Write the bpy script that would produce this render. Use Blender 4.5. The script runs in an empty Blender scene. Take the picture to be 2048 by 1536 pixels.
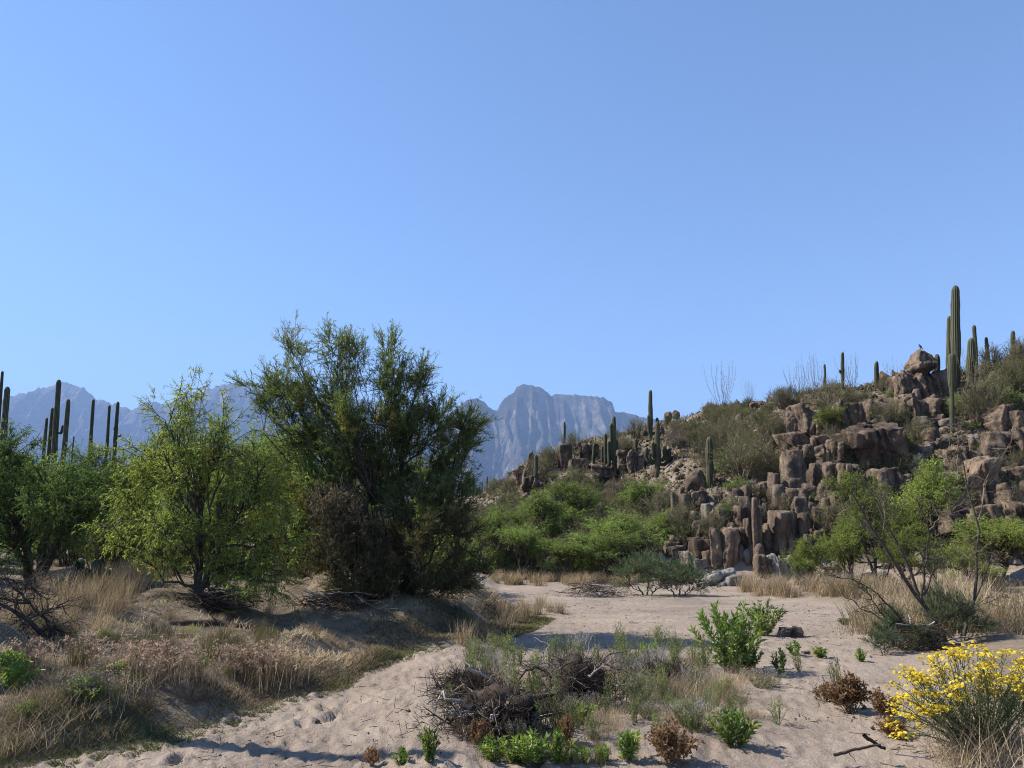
import bpy, bmesh, math, random
import numpy as np
from mathutils import Vector, Matrix

SC = bpy.context.scene
COL = SC.collection
R = math.radians

# ------------------------------------------------------------------ camera, sky, sun, exposure
CAM_H = 1.6
FPX = 1536.0                         # focal length in photograph pixels (2048 wide)
PITCH = math.atan(312 / FPX)
cam = bpy.data.cameras.new('camera')
cam.sensor_width = 36.0
cam.lens = 27.0
cam.clip_start = 0.05
cam.clip_end = 60000
camo = bpy.data.objects.new('camera', cam)
camo.location = (0, 0, CAM_H)
camo.rotation_euler = (R(90) + PITCH, 0, 0)
COL.objects.link(camo)
SC.camera = camo

SUN_EL, SUN_ROT = R(44), R(-77)
world = bpy.data.worlds.new('World')
SC.world = world
world.use_nodes = True
wn = world.node_tree
sky = wn.nodes.new('ShaderNodeTexSky')
sky.sky_type = 'NISHITA'
sky.sun_disc = False
sky.sun_elevation = SUN_EL
sky.sun_rotation = SUN_ROT
sky.altitude = 800
sky.air_density = 1.0
sky.dust_density = 0.0
sky.ozone_density = 6.0
wn.links.new(sky.outputs[0], wn.nodes['Background'].inputs[0])
wn.nodes['Background'].inputs[1].default_value = 0.112

sun = bpy.data.lights.new('sun', 'SUN')
sun.energy = 5.0
sun.angle = R(0.53)
sun.color = (1.0, 0.94, 0.85)
suno = bpy.data.objects.new('sun', sun)
SDIR = Vector((math.sin(SUN_ROT) * math.cos(SUN_EL), math.cos(SUN_ROT) * math.cos(SUN_EL), math.sin(SUN_EL)))
suno.rotation_euler = SDIR.to_track_quat('Z', 'Y').to_euler()
suno.location = (0, 0, 50)
COL.objects.link(suno)

SC.view_settings.view_transform = 'Standard'
SC.view_settings.look = 'None'
SC.view_settings.gamma = 1.0
SC.view_settings.exposure = 1.03
SC.cycles.max_bounces = 6
SC.cycles.diffuse_bounces = 3
SC.cycles.transmission_bounces = 4
SC.cycles.volume_bounces = 0
SC.cycles.filter_width = 1.05
SC.cycles.denoising_prefilter = 'NONE'

# ------------------------------------------------------------------ helpers
rng = np.random.default_rng(7)
random.seed(7)
cp, sp = math.cos(PITCH), math.sin(PITCH)


def ray(px, py):
    a = (px - 1024) / FPX
    b = (768 - py) / FPX
    v = np.array([a, cp - b * sp, sp + b * cp])
    return v / v[1]                                  # per metre of depth (Y)


def at(px, py, y):
    r = ray(px, py)
    return np.array([r[0] * y, y, CAM_H + r[2] * y])


def proj(p):
    x, y, z = p[0], p[1], p[2] - CAM_H
    f = y * cp + z * sp
    u = -y * sp + z * cp
    return 1024 + FPX * x / f, 768 - FPX * u / f


def mpp(y, z=1.6):                                   # metres per photo pixel at depth y
    return (y * cp + (z - CAM_H) * sp) / FPX


def _h(ix, iy, iz, seed):
    n = (ix * 374761393 + iy * 668265263 + iz * 1274126177 + seed * 974711) & 0x7fffffff
    n = ((n ^ (n >> 13)) * 1274126177) & 0x7fffffff
    n = n ^ (n >> 16)
    n = (n * 747796405 + 2891336453) & 0x7fffffff
    n = n ^ (n >> 15)
    return (n & 0xffff) / 65535.0


def vn3(x, y, z, seed=0):
    x, y, z = np.broadcast_arrays(np.asarray(x, float) + 61.3, np.asarray(y, float) + 87.7, np.asarray(z, float) + 43.1)
    ix, iy, iz = np.floor(x).astype(np.int64), np.floor(y).astype(np.int64), np.floor(z).astype(np.int64)
    fx, fy, fz = x - ix, y - iy, z - iz
    fx, fy, fz = [t * t * (3 - 2 * t) for t in (fx, fy, fz)]
    r = 0
    for dx in (0, 1):
        wx = fx if dx else 1 - fx
        for dy in (0, 1):
            wy = fy if dy else 1 - fy
            for dz in (0, 1):
                wz = fz if dz else 1 - fz
                r = r + wx * wy * wz * _h(ix + dx, iy + dy, iz + dz, seed)
    return r * 2 - 1


def vn2(x, y, seed=0):
    x, y = np.broadcast_arrays(np.asarray(x, float), np.asarray(y, float))
    x, y = 0.829 * x - 0.559 * y + 131.37 + seed * 3.1, 0.559 * x + 0.829 * y + 217.73
    ix, iy = np.floor(x).astype(np.int64), np.floor(y).astype(np.int64)
    fx, fy = x - ix, y - iy
    fx, fy = fx * fx * (3 - 2 * fx), fy * fy * (3 - 2 * fy)
    h = lambda a, b: _h(ix + a, iy + b, 0 * ix, seed)
    return ((1 - fx) * (1 - fy) * h(0, 0) + fx * (1 - fy) * h(1, 0) + (1 - fx) * fy * h(0, 1) + fx * fy * h(1, 1)) * 2 - 1


def fbm2(x, y, oct=4, seed=0):
    r, a = 0, 1.0
    for i in range(oct):
        r = r + a * vn2(x * 2 ** i + 17.3 * i, y * 2 ** i - 9.1 * i, seed + i)
        a *= 0.5
    return r / 1.9


def smooth(t):
    t = np.clip(t, 0, 1)
    return t * t * (3 - 2 * t)


def unit(v):
    return v / np.maximum(np.linalg.norm(v, axis=-1, keepdims=True), 1e-9)


class Geo:
    """collects vertices and faces (tris or quads) with a material slot and a tint each"""
    def __init__(self):
        self.V, self.F, self.n = [], [], 0

    def add(self, V, F, mi=0, tint=0.5):
        V = np.asarray(V, float).reshape(-1, 3)
        F = np.asarray(F, np.int64)
        t = np.broadcast_to(np.asarray(tint, float), (len(F),)).copy()
        self.F.append((F + self.n, mi, t))
        self.V.append(V)
        self.n += len(V)

    def mesh(self, name, mats, smooth_sh=False, vattr=None):
        me = bpy.data.meshes.new(name)
        V = np.concatenate(self.V) if self.V else np.zeros((0, 3))
        me.vertices.add(len(V))
        me.vertices.foreach_set('co', V.ravel().astype(np.float32))
        idx, st, mi, ti = [], [], [], []
        o = 0
        for F, m, t in self.F:
            k = F.shape[1]
            idx.append(F.ravel())
            st.append(o + np.arange(len(F)) * k)
            o += F.size
            mi.append(np.full(len(F), m))
            ti.append(t)
        idx, st, mi, ti = map(np.concatenate, (idx, st, mi, ti))
        me.loops.add(len(idx))
        me.loops.foreach_set('vertex_index', idx.astype(np.int32))
        me.polygons.add(len(st))
        me.polygons.foreach_set('loop_start', st.astype(np.int32))
        me.polygons.foreach_set('material_index', mi.astype(np.int32))
        if smooth_sh:
            me.polygons.foreach_set('use_smooth', np.ones(len(st), bool))
        me.update(calc_edges=True)
        a = me.attributes.new('tint', 'FLOAT', 'FACE')
        a.data.foreach_set('value', ti.astype(np.float32))
        if vattr:
            for k, v in vattr.items():
                a = me.attributes.new(k, 'FLOAT', 'POINT')
                a.data.foreach_set('value', np.asarray(v, np.float32))
        for m in (mats if isinstance(mats, (list, tuple)) else [mats]):
            me.materials.append(m)
        return me


def tubes(P, Rr, sides=5):
    """P (B,K,3), Rr (B,K) -> vertices, quads of B tubes"""
    P = np.asarray(P, float)
    Rr = np.asarray(Rr, float)
    B, K, _ = P.shape
    T = unit(np.gradient(P, axis=1))
    ref = np.where(np.abs(T[..., 2:3]) > 0.9, np.array([1.0, 0, 0]), np.array([0, 0, 1.0]))
    U = unit(np.cross(T, ref))
    W = np.cross(T, U)
    an = np.arange(sides) * 2 * np.pi / sides
    V = P[:, :, None, :] + Rr[:, :, None, None] * (np.cos(an)[:, None] * U[:, :, None, :] + np.sin(an)[:, None] * W[:, :, None, :])
    b, k, s = np.meshgrid(np.arange(B), np.arange(K - 1), np.arange(sides), indexing='ij')
    s2 = (s + 1) % sides
    i = lambda kk, ss: (b * K + kk) * sides + ss
    F = np.stack([i(k, s), i(k, s2), i(k + 1, s2), i(k + 1, s)], -1).reshape(-1, 4)
    return V.reshape(-1, 3), F


def curve(P0, P1, K, bend, wob, g):
    """B curved paths from P0 to P1, bent along the vector 'bend', with a wobble"""
    P0, P1 = np.atleast_2d(P0), np.atleast_2d(P1)
    B = max(len(P0), len(P1))
    t = np.linspace(0, 1, K)[None, :, None]
    L = np.linalg.norm(P1 - P0, axis=1)[:, None, None]
    P = P0[:, None, :] * (1 - t) + P1[:, None, :] * t
    P = P + np.asarray(bend).reshape(-1, 1, 3) * (4 * t * (1 - t)) * L
    n = g.normal(size=(B, K, 3))
    n[:, 0] = 0
    P = P + n * wob * L * np.minimum(1, 3 * t * (1.05 - t) + 0.1)
    return P


def leaves(C, A, L, W, g, flat=0.0):
    """diamond leaves: base C, direction A, length L, width W -> verts, quads"""
    N = len(C)
    L = np.broadcast_to(np.asarray(L, float), (N,))[:, None]
    W = np.broadcast_to(np.asarray(W, float), (N,))[:, None]
    r = g.normal(size=(N, 3))
    if flat:
        r = r * (1 - flat)
        up = np.array([0, 0, 1.0])
        S = unit(np.cross(A, up + r))
    else:
        S = unit(np.cross(A, r))
    Nn = np.cross(A, S)
    M = C + A * L * 0.45 + Nn * L * 0.06
    V = np.stack([C, M + S * W * 0.5, C + A * L, M - S * W * 0.5], 1)
    F = np.arange(N * 4).reshape(N, 4)
    return V.reshape(-1, 3), F


def obj(name, me, parent=None, loc=None):
    o = bpy.data.objects.new(name, me)
    COL.objects.link(o)
    if parent is not None:
        o.parent = parent
    if loc is not None:
        o.location = loc
    return o


def tag(o, label, cat, group=None):
    o['label'] = label
    o['category'] = cat
    if group:
        o['group'] = group
    return o


def thing(name, label, cat, loc, group=None):
    return tag(obj(name, None, loc=loc), label, cat, group)


def copy_tree(o, loc, rz=0.0, s=1.0, label=None, group=None):
    c = o.copy()
    COL.objects.link(c)
    c.location = loc
    c.rotation_euler = (0, 0, rz)
    c.scale = (s, s, s) if np.isscalar(s) else s
    if label:
        c['label'] = label
    if group:
        c['group'] = group
    for ch in o.children:
        d = ch.copy()
        COL.objects.link(d)
        d.parent = c
        for gch in ch.children:
            e = gch.copy()
            COL.objects.link(e)
            e.parent = d
    return c


# ------------------------------------------------------------------ materials
def mat(name):
    m = bpy.data.materials.new(name)
    m.use_nodes = True
    nt = m.node_tree
    nt.nodes.clear()
    out = nt.nodes.new('ShaderNodeOutputMaterial')
    return m, nt, out


def N(nt, t, **kw):
    n = nt.nodes.new('ShaderNode' + t)
    for k, v in kw.items():
        if k.startswith('i_'):
            key = k[2:]
            n.inputs[int(key) if key.isdigit() else key.replace('_', ' ')].default_value = v
        else:
            setattr(n, k, v)
    return n


def ramp(nt, fac, stops, interp='LINEAR'):
    r = nt.nodes.new('ShaderNodeValToRGB')
    r.color_ramp.interpolation = interp
    e = r.color_ramp.elements
    while len(e) > 1:
        e.remove(e[-1])
    for i, (p, c) in enumerate(stops):
        x = e[0] if i == 0 else e.new(p)
        x.position = p
        x.color = (*c, 1) if len(c) == 3 else c
    nt.links.new(fac, r.inputs[0])
    return r.outputs[0]


def mixc(nt, fac, a, b, blend='MIX'):
    m = nt.nodes.new('ShaderNodeMix')
    m.data_type = 'RGBA'
    m.blend_type = blend
    for sock, v in ((m.inputs[0], fac), (m.inputs[6], a), (m.inputs[7], b)):
        if isinstance(v, bpy.types.NodeSocket):
            nt.links.new(v, sock)
        elif isinstance(v, (int, float)):
            sock.default_value = v
        else:
            sock.default_value = (*v, 1)
    return m.outputs[2]


def noise(nt, scale, detail=4, rough=0.55, vec=None, coord='Object', scl=None):
    n = nt.nodes.new('ShaderNodeTexNoise')
    n.inputs['Scale'].default_value = scale
    n.inputs['Detail'].default_value = detail
    n.inputs['Roughness'].default_value = rough
    tc = nt.nodes.new('ShaderNodeTexCoord')
    src = tc.outputs[coord]
    if scl:
        mp = nt.nodes.new('ShaderNodeMapping')
        mp.inputs['Scale'].default_value = scl
        nt.links.new(src, mp.inputs[0])
        src = mp.outputs[0]
    nt.links.new(vec or src, n.inputs['Vector'])
    return n.outputs['Fac']


def attr(nt, name):
    a = nt.nodes.new('ShaderNodeAttribute')
    a.attribute_name = name
    return a.outputs['Fac']


def leafmat(name, stops, trans=0.35, var=0.25, gloss=0.0, tt=(1.2, 1.25, 0.65)):
    m, nt, out = mat(name)
    c = ramp(nt, attr(nt, 'tint'), stops)
    oi = nt.nodes.new('ShaderNodeObjectInfo')
    hv = N(nt, 'HueSaturation')
    mr = N(nt, 'MapRange', i_3=1 - var, i_4=1 + var)
    nt.links.new(oi.outputs['Random'], mr.inputs[0])
    nt.links.new(mr.outputs[0], hv.inputs['Value'])
    nt.links.new(c, hv.inputs['Color'])
    d = N(nt, 'BsdfDiffuse')
    t = N(nt, 'BsdfTranslucent')
    nt.links.new(hv.outputs[0], d.inputs[0])
    tc = mixc(nt, 1.0, hv.outputs[0], tt, 'MULTIPLY')
    nt.links.new(tc, t.inputs[0])
    mx = N(nt, 'MixShader')
    mx.inputs[0].default_value = trans
    nt.links.new(d.outputs[0], mx.inputs[1])
    nt.links.new(t.outputs[0], mx.inputs[2])
    last = mx
    if gloss:
        gl = N(nt, 'BsdfGlossy', i_Roughness=0.4)
        m2 = N(nt, 'MixShader')
        m2.inputs[0].default_value = gloss
        nt.links.new(last.outputs[0], m2.inputs[1])
        nt.links.new(gl.outputs[0], m2.inputs[2])
        last = m2
    nt.links.new(last.outputs[0], out.inputs[0])
    return m


def surf(name, colf, rough=0.85, bump=None):
    """principled surface; colf(nt) gives the colour socket, bump = (height socket fn, strength, distance)"""
    m, nt, out = mat(name)
    b = N(nt, 'BsdfPrincipled')
    b.inputs['Roughness'].default_value = rough
    b.inputs['Specular IOR Level'].default_value = 0.25
    c = colf(nt)
    if isinstance(c, tuple):
        b.inputs['Base Color'].default_value = (*c, 1)
    else:
        nt.links.new(c, b.inputs['Base Color'])
    if bump:
        bp = N(nt, 'Bump')
        bp.inputs['Strength'].default_value = bump[1]
        bp.inputs['Distance'].default_value = bump[2]
        nt.links.new(bump[0](nt), bp.inputs['Height'])
        nt.links.new(bp.outputs[0], b.inputs['Normal'])
    nt.links.new(b.outputs[0], out.inputs[0])
    return m


def ground_col(nt):
    z = attr(nt, 'zone')
    sand = ramp(nt, noise(nt, 1.2, 6, 0.65), [(0.25, (0.225, 0.180, 0.140)), (0.5, (0.287, 0.232, 0.182)), (0.75, (0.345, 0.284, 0.228))])
    patch = ramp(nt, noise(nt, 0.35, 5, 0.6), [(0.35, (0.80, 0.79, 0.79)), (0.5, (1, 1, 1)), (0.65, (1.10, 1.09, 1.07))])
    sand = mixc(nt, 1.0, sand, patch, 'MULTIPLY')
    grain = ramp(nt, noise(nt, 60, 3, 0.7), [(0.3, (0.78, 0.76, 0.75)), (0.7, (1.12, 1.1, 1.08))])
    sand = mixc(nt, 1.0, sand, grain, 'MULTIPLY')
    soil = ramp(nt, noise(nt, 3.0, 6, 0.7), [(0.3, (0.075, 0.058, 0.04)), (0.5, (0.15, 0.115, 0.075)), (0.7, (0.24, 0.185, 0.12))])
    hill = ramp(nt, noise(nt, 0.9, 8, 0.7), [(0.3, (0.075, 0.06, 0.043)), (0.45, (0.14, 0.108, 0.078)), (0.58, (0.21, 0.168, 0.128)), (0.72, (0.28, 0.24, 0.195))])
    f1 = N(nt, 'MapRange', i_1=0.0, i_2=1.0)
    nt.links.new(z, f1.inputs[0])
    f2 = N(nt, 'MapRange', i_1=1.0, i_2=2.0)
    nt.links.new(z, f2.inputs[0])
    return mixc(nt, f2.outputs[0], mixc(nt, f1.outputs[0], sand, soil), hill)


def ground_bump(nt):
    a = noise(nt, 6.5, 7, 0.72)
    return a


M = {}
M['ground'] = surf('ground', ground_col, 0.95, (ground_bump, 0.8, 0.07))


def rock_col(nt, c1, c2, c3, dark):
    oi = nt.nodes.new('ShaderNodeObjectInfo')
    tc = nt.nodes.new('ShaderNodeTexCoord')
    ad = N(nt, 'VectorMath', operation='ADD')
    nt.links.new(tc.outputs['Object'], ad.inputs[0])
    sc_ = N(nt, 'VectorMath', operation='SCALE')
    cx = N(nt, 'CombineXYZ')
    for i in range(3):
        nt.links.new(oi.outputs['Random'], cx.inputs[i])
    nt.links.new(cx.outputs[0], sc_.inputs[0])
    sc_.inputs['Scale'].default_value = 40
    nt.links.new(sc_.outputs[0], ad.inputs[1])
    v = ad.outputs[0]
    base = ramp(nt, noise(nt, 1.6, 7, 0.65, vec=v), [(0.3, c1), (0.5, c2), (0.72, c3)])
    mp = N(nt, 'Mapping')
    mp.inputs['Scale'].default_value = (2.2, 2.2, 0.45)
    nt.links.new(v, mp.inputs[0])
    stain = ramp(nt, noise(nt, 1.3, 5, 0.6, vec=mp.outputs[0]), [(0.45, (0, 0, 0)), (0.60, (1, 1, 1))])
    base = mixc(nt, mixc(nt, 1.0, stain, (0.75, 0.75, 0.75), 'MULTIPLY'), base, dark)
    spk = ramp(nt, noise(nt, 14, 4, 0.7, vec=v), [(0.3, (0.72, 0.72, 0.72)), (0.65, (1.15, 1.13, 1.1))])
    base = mixc(nt, 1.0, base, spk, 'MULTIPLY')
    lich = ramp(nt, noise(nt, 3.1, 5, 0.7, vec=v), [(0.66, (0, 0, 0)), (0.71, (1, 1, 1))])
    base = mixc(nt, mixc(nt, 1.0, lich, (0.5, 0.5, 0.5), 'MULTIPLY'), base, (0.36, 0.28, 0.12))
    each = ramp(nt, oi.outputs['Random'], [(0, (0.62, 0.60, 0.60)), (0.35, (0.9, 0.88, 0.87)), (0.7, (1.05, 1.05, 1.05)), (1, (1.3, 1.27, 1.22))])
    return mixc(nt, 1.0, base, each, 'MULTIPLY')


def rock_bump(nt):
    return noise(nt, 5, 8, 0.7)


M['rock'] = surf('brown_rock', lambda nt: rock_col(nt, (0.098, 0.068, 0.047), (0.178, 0.130, 0.092), (0.285, 0.220, 0.160), (0.046, 0.036, 0.029)), 0.9, (rock_bump, 0.9, 0.12))
M['pale'] = surf('pale_rock', lambda nt: rock_col(nt, (0.20, 0.18, 0.16), (0.30, 0.275, 0.25), (0.40, 0.375, 0.35), (0.13, 0.115, 0.10)), 0.8, (rock_bump, 0.8, 0.08))
M['greyrock'] = surf('grey_rock', lambda nt: rock_col(nt, (0.14, 0.118, 0.098), (0.21, 0.18, 0.15), (0.30, 0.26, 0.22), (0.08, 0.068, 0.058)), 0.9, (rock_bump, 0.9, 0.1))
M['bark'] = surf('dark_bark', lambda nt: ramp(nt, noise(nt, 14, 5, 0.6), [(0.3, (0.035, 0.028, 0.022)), (0.7, (0.10, 0.08, 0.062))]), 0.9)
M['twig'] = surf('brown_twig', lambda nt: ramp(nt, noise(nt, 9, 4, 0.6), [(0.3, (0.10, 0.075, 0.055)), (0.7, (0.22, 0.17, 0.125))]), 0.9)
M['grey_wood'] = surf('weathered_grey_wood', lambda nt: ramp(nt, noise(nt, 12, 5, 0.6, scl=(1, 1, 4)), [(0.3, (0.22, 0.19, 0.165)), (0.7, (0.46, 0.42, 0.38))]), 0.85)
M['dark_wood'] = surf('dark_root_wood', lambda nt: ramp(nt, noise(nt, 10, 6, 0.65), [(0.3, (0.018, 0.013, 0.010)), (0.7, (0.085, 0.06, 0.042))]), 0.95, (rock_bump, 1.0, 0.05))
M['mesq'] = leafmat('mesquite_leaf', [(0, (0.145, 0.185, 0.054)), (0.5, (0.26, 0.315, 0.088)), (0.93, (0.37, 0.41, 0.12)), (0.97, (0.50, 0.32, 0.07)), (1, (0.52, 0.26, 0.07))], 0.48)
M['mesq_far'] = leafmat('mesquite_leaf_far', [(0, (0.13, 0.185, 0.06)), (0.5, (0.225, 0.295, 0.092)), (1, (0.33, 0.38, 0.13))], 0.45)
M['mesq_dark'] = leafmat('mesquite_leaf_dark', [(0, (0.09, 0.15, 0.055)), (0.5, (0.155, 0.235, 0.08)), (1, (0.24, 0.30, 0.10))], 0.42)
M['tam'] = leafmat('tamarisk_spray', [(0, (0.10, 0.145, 0.06)), (0.45, (0.19, 0.25, 0.095)), (0.86, (0.31, 0.34, 0.12)), (0.95, (0.40, 0.28, 0.10)), (1, (0.42, 0.27, 0.13))], 0.46)
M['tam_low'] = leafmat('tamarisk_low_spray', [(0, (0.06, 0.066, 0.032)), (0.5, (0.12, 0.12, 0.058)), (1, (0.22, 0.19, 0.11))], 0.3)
M['tam_brown'] = leafmat('tamarisk_dry_spray', [(0, (0.075, 0.072, 0.038)), (0.5, (0.15, 0.13, 0.075)), (1, (0.38, 0.30, 0.20))], 0.28, tt=(1.1, 1.05, 0.9))
M['blue_green'] = leafmat('blue_green_spray', [(0, (0.07, 0.10, 0.06)), (0.6, (0.14, 0.185, 0.10)), (1, (0.23, 0.27, 0.15))], 0.33)
M['seep'] = leafmat('broad_bright_leaf', [(0, (0.075, 0.13, 0.03)), (0.5, (0.155, 0.23, 0.052)), (0.92, (0.27, 0.33, 0.085)), (1, (0.42, 0.38, 0.13))], 0.42, 0.2, 0.03)
M['herb'] = leafmat('herb_leaf', [(0, (0.12, 0.145, 0.065)), (0.5, (0.21, 0.235, 0.11)), (1, (0.34, 0.33, 0.17))], 0.35)
M['straw'] = leafmat('straw', [(0, (0.17, 0.13, 0.08)), (0.5, (0.34, 0.265, 0.165)), (1, (0.53, 0.425, 0.285))], 0.3, 0.3, tt=(1.1, 1.05, 0.95))
M['bank'] = leafmat('bank_grass', [(0, (0.11, 0.12, 0.045)), (0.22, (0.16, 0.14, 0.075)), (0.45, (0.20, 0.158, 0.105)), (0.75, (0.38, 0.305, 0.20)), (1, (0.52, 0.42, 0.28))], 0.25, tt=(1.1, 1.05, 0.95))
M['pinkdry'] = leafmat('pink_dry_heads', [(0, (0.22, 0.155, 0.11)), (0.5, (0.36, 0.26, 0.195)), (1, (0.48, 0.36, 0.28))], 0.35, tt=(1.1, 1.05, 0.95))
M['purple'] = leafmat('purple_petal', [(0, (0.17, 0.11, 0.22)), (0.5, (0.30, 0.20, 0.38)), (1, (0.45, 0.34, 0.50))], 0.35, tt=(1.1, 1.05, 0.95))
M['rust'] = leafmat('rust_dry_leaf', [(0, (0.12, 0.065, 0.03)), (0.5, (0.24, 0.14, 0.07)), (1, (0.38, 0.25, 0.14))], 0.3, tt=(1.1, 1.05, 0.95))
M['olive'] = leafmat('olive_leaf', [(0, (0.109, 0.116, 0.051)), (0.5, (0.189, 0.196, 0.087)), (1, (0.304, 0.290, 0.145))], 0.3)
M['greybush'] = leafmat('grey_brittle_leaf', [(0, (0.132, 0.116, 0.083)), (0.5, (0.242, 0.215, 0.154)), (1, (0.374, 0.330, 0.242))], 0.25, tt=(1.1, 1.05, 0.95))
M['darkgreen'] = leafmat('dark_green_leaf', [(0, (0.068, 0.090, 0.038)), (0.5, (0.120, 0.150, 0.060)), (1, (0.210, 0.225, 0.098))], 0.3)
M['yellow'] = leafmat('yellow_petal', [(0, (0.50, 0.34, 0.03)), (0.5, (0.66, 0.50, 0.04)), (1, (0.74, 0.61, 0.09))], 0.3, 0.08, tt=(1.1, 1.05, 0.95))
M['ysten'] = leafmat('flower_stem', [(0, (0.08, 0.10, 0.045)), (0.5, (0.15, 0.18, 0.085)), (1, (0.26, 0.27, 0.15))], 0.2)
M['pad'] = surf('prickly_pear_pad', lambda nt: ramp(nt, noise(nt, 6, 3), [(0.3, (0.018, 0.028, 0.014)), (0.7, (0.04, 0.055, 0.028))]), 0.6)


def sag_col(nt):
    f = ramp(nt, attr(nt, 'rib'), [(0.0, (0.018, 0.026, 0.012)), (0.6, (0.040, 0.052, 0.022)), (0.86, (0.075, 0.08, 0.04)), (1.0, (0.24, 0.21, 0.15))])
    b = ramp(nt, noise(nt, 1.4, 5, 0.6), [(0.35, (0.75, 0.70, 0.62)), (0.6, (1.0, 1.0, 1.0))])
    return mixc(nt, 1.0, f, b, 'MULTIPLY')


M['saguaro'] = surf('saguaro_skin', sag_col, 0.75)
M['feather'] = surf('grey_feather', lambda nt: (0.09, 0.08, 0.075), 0.8)


def mtn_col(nt):
    z = noise(nt, 0.004, 9, 0.68)
    c = ramp(nt, z, [(0.30, (0.05, 0.048, 0.038)), (0.46, (0.10, 0.088, 0.07)), (0.54, (0.17, 0.15, 0.128)), (0.66, (0.38, 0.34, 0.30))])
    st = ramp(nt, noise(nt, 0.012, 6, 0.6, scl=(1, 1, 0.18)), [(0.4, (0.75, 0.75, 0.75)), (0.6, (1.1, 1.1, 1.1))])
    return mixc(nt, 1.0, c, st, 'MULTIPLY')


M['mountain'] = surf('granite_mountain', mtn_col, 0.95, (lambda nt: noise(nt, 0.02, 9, 0.75), 1.0, 90.0))

# ------------------------------------------------------------------ terrain
EDGE_Y = np.array([0, 4, 5.2, 6.0, 6.8, 8.06, 9.45, 11.2, 13, 14.5, 16.4, 18, 20.5, 24.6, 30, 40, 60])
EDGE_X = np.array([-7, -4.6, -3.75, -3.15, -2.6, -2.2, -1.9, -1.0, -.25, .3, .75, .25, -.4, -1.0, -1.8, -4, -8])
RED_Y = np.array([0, 4, 6.1, 8, 11, 14, 18, 20, 24, 30])
RED_X = np.array([3.0, 2.6, 3.0, 4.0, 5.6, 6.6, 8.0, 7.4, 6.5, 5.5])
HILL = [  # photo column, then (depth, photo row) of the hillside
    (780, [(36, 1082), (60, 1062), (90, 1050)]),
    (880, [(36, 1110), (50, 1060), (62, 1030), (75, 1010)]),
    (935, [(34, 1140), (48, 1075), (58, 1015), (66, 992)]),
    (1000, [(33, 1146), (45, 1075), (54, 995), (62, 968)]),
    (1050, [(33, 1150), (43, 1080), (50, 985), (57, 928), (60, 922)]),
    (1150, [(32.5, 1152), (41, 1075), (46, 985), (52, 912), (56, 894)]),
    (1280, [(32, 1155), (38.5, 1075), (43, 985), (49, 897), (54, 860)]),
    (1350, [(31, 1158), (34, 1075), (37.5, 985), (44, 902), (52, 844)]),
    (1440, [(30.5, 1160), (32.5, 1065), (34.5, 995), (42, 900), (50, 815)]),
    (1560, [(30, 1163), (31.5, 1065), (33, 985), (36.5, 905), (47, 798)]),
    (1680, [(29, 1166), (30.5, 1055), (32, 955), (34, 865), (44, 775)]),
    (1800, [(28, 1170), (30, 1065), (31.5, 965), (34, 875), (42, 758)]),
    (1920, [(27, 1172), (29, 1065), (31, 965), (33, 885), (40, 752)]),
    (2060, [(26, 1174), (28, 1065), (30, 955), (32, 875), (39, 712)]),
    (2250, [(25.5, 1176), (27.5, 1065), (29.5, 955), (31.5, 870), (38, 695)]),
]
HAZ = np.array([math.atan((c[0] - 1024) / FPX) for c in HILL])
HPR = []
for c, pts in HILL:
    ds, zs = [0, pts[0][0] - 4, pts[0][0] - 1.2], [0, 0, 0.05]
    for d, py in pts:
        ds.append(d)
        zs.append(at(c, py, d)[2])
    zr, dr = zs[-1], ds[-1]
    ds += [dr + 6, dr + 20, dr + 60, dr + 150]
    zs += [zr + 0.1, zr - 2.0, zr * 0.4, 0.5]
    if c <= 935:
        zs[1] = zs[2] = 0.4
    HPR.append((np.array(ds), np.array(zs)))
LEFTPR = (np.array([0, 10, 20, 40, 70, 200, 400]), np.array([0, 0, 0.25, 0.9, 2.2, 2.0, 0.5]))


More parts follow.
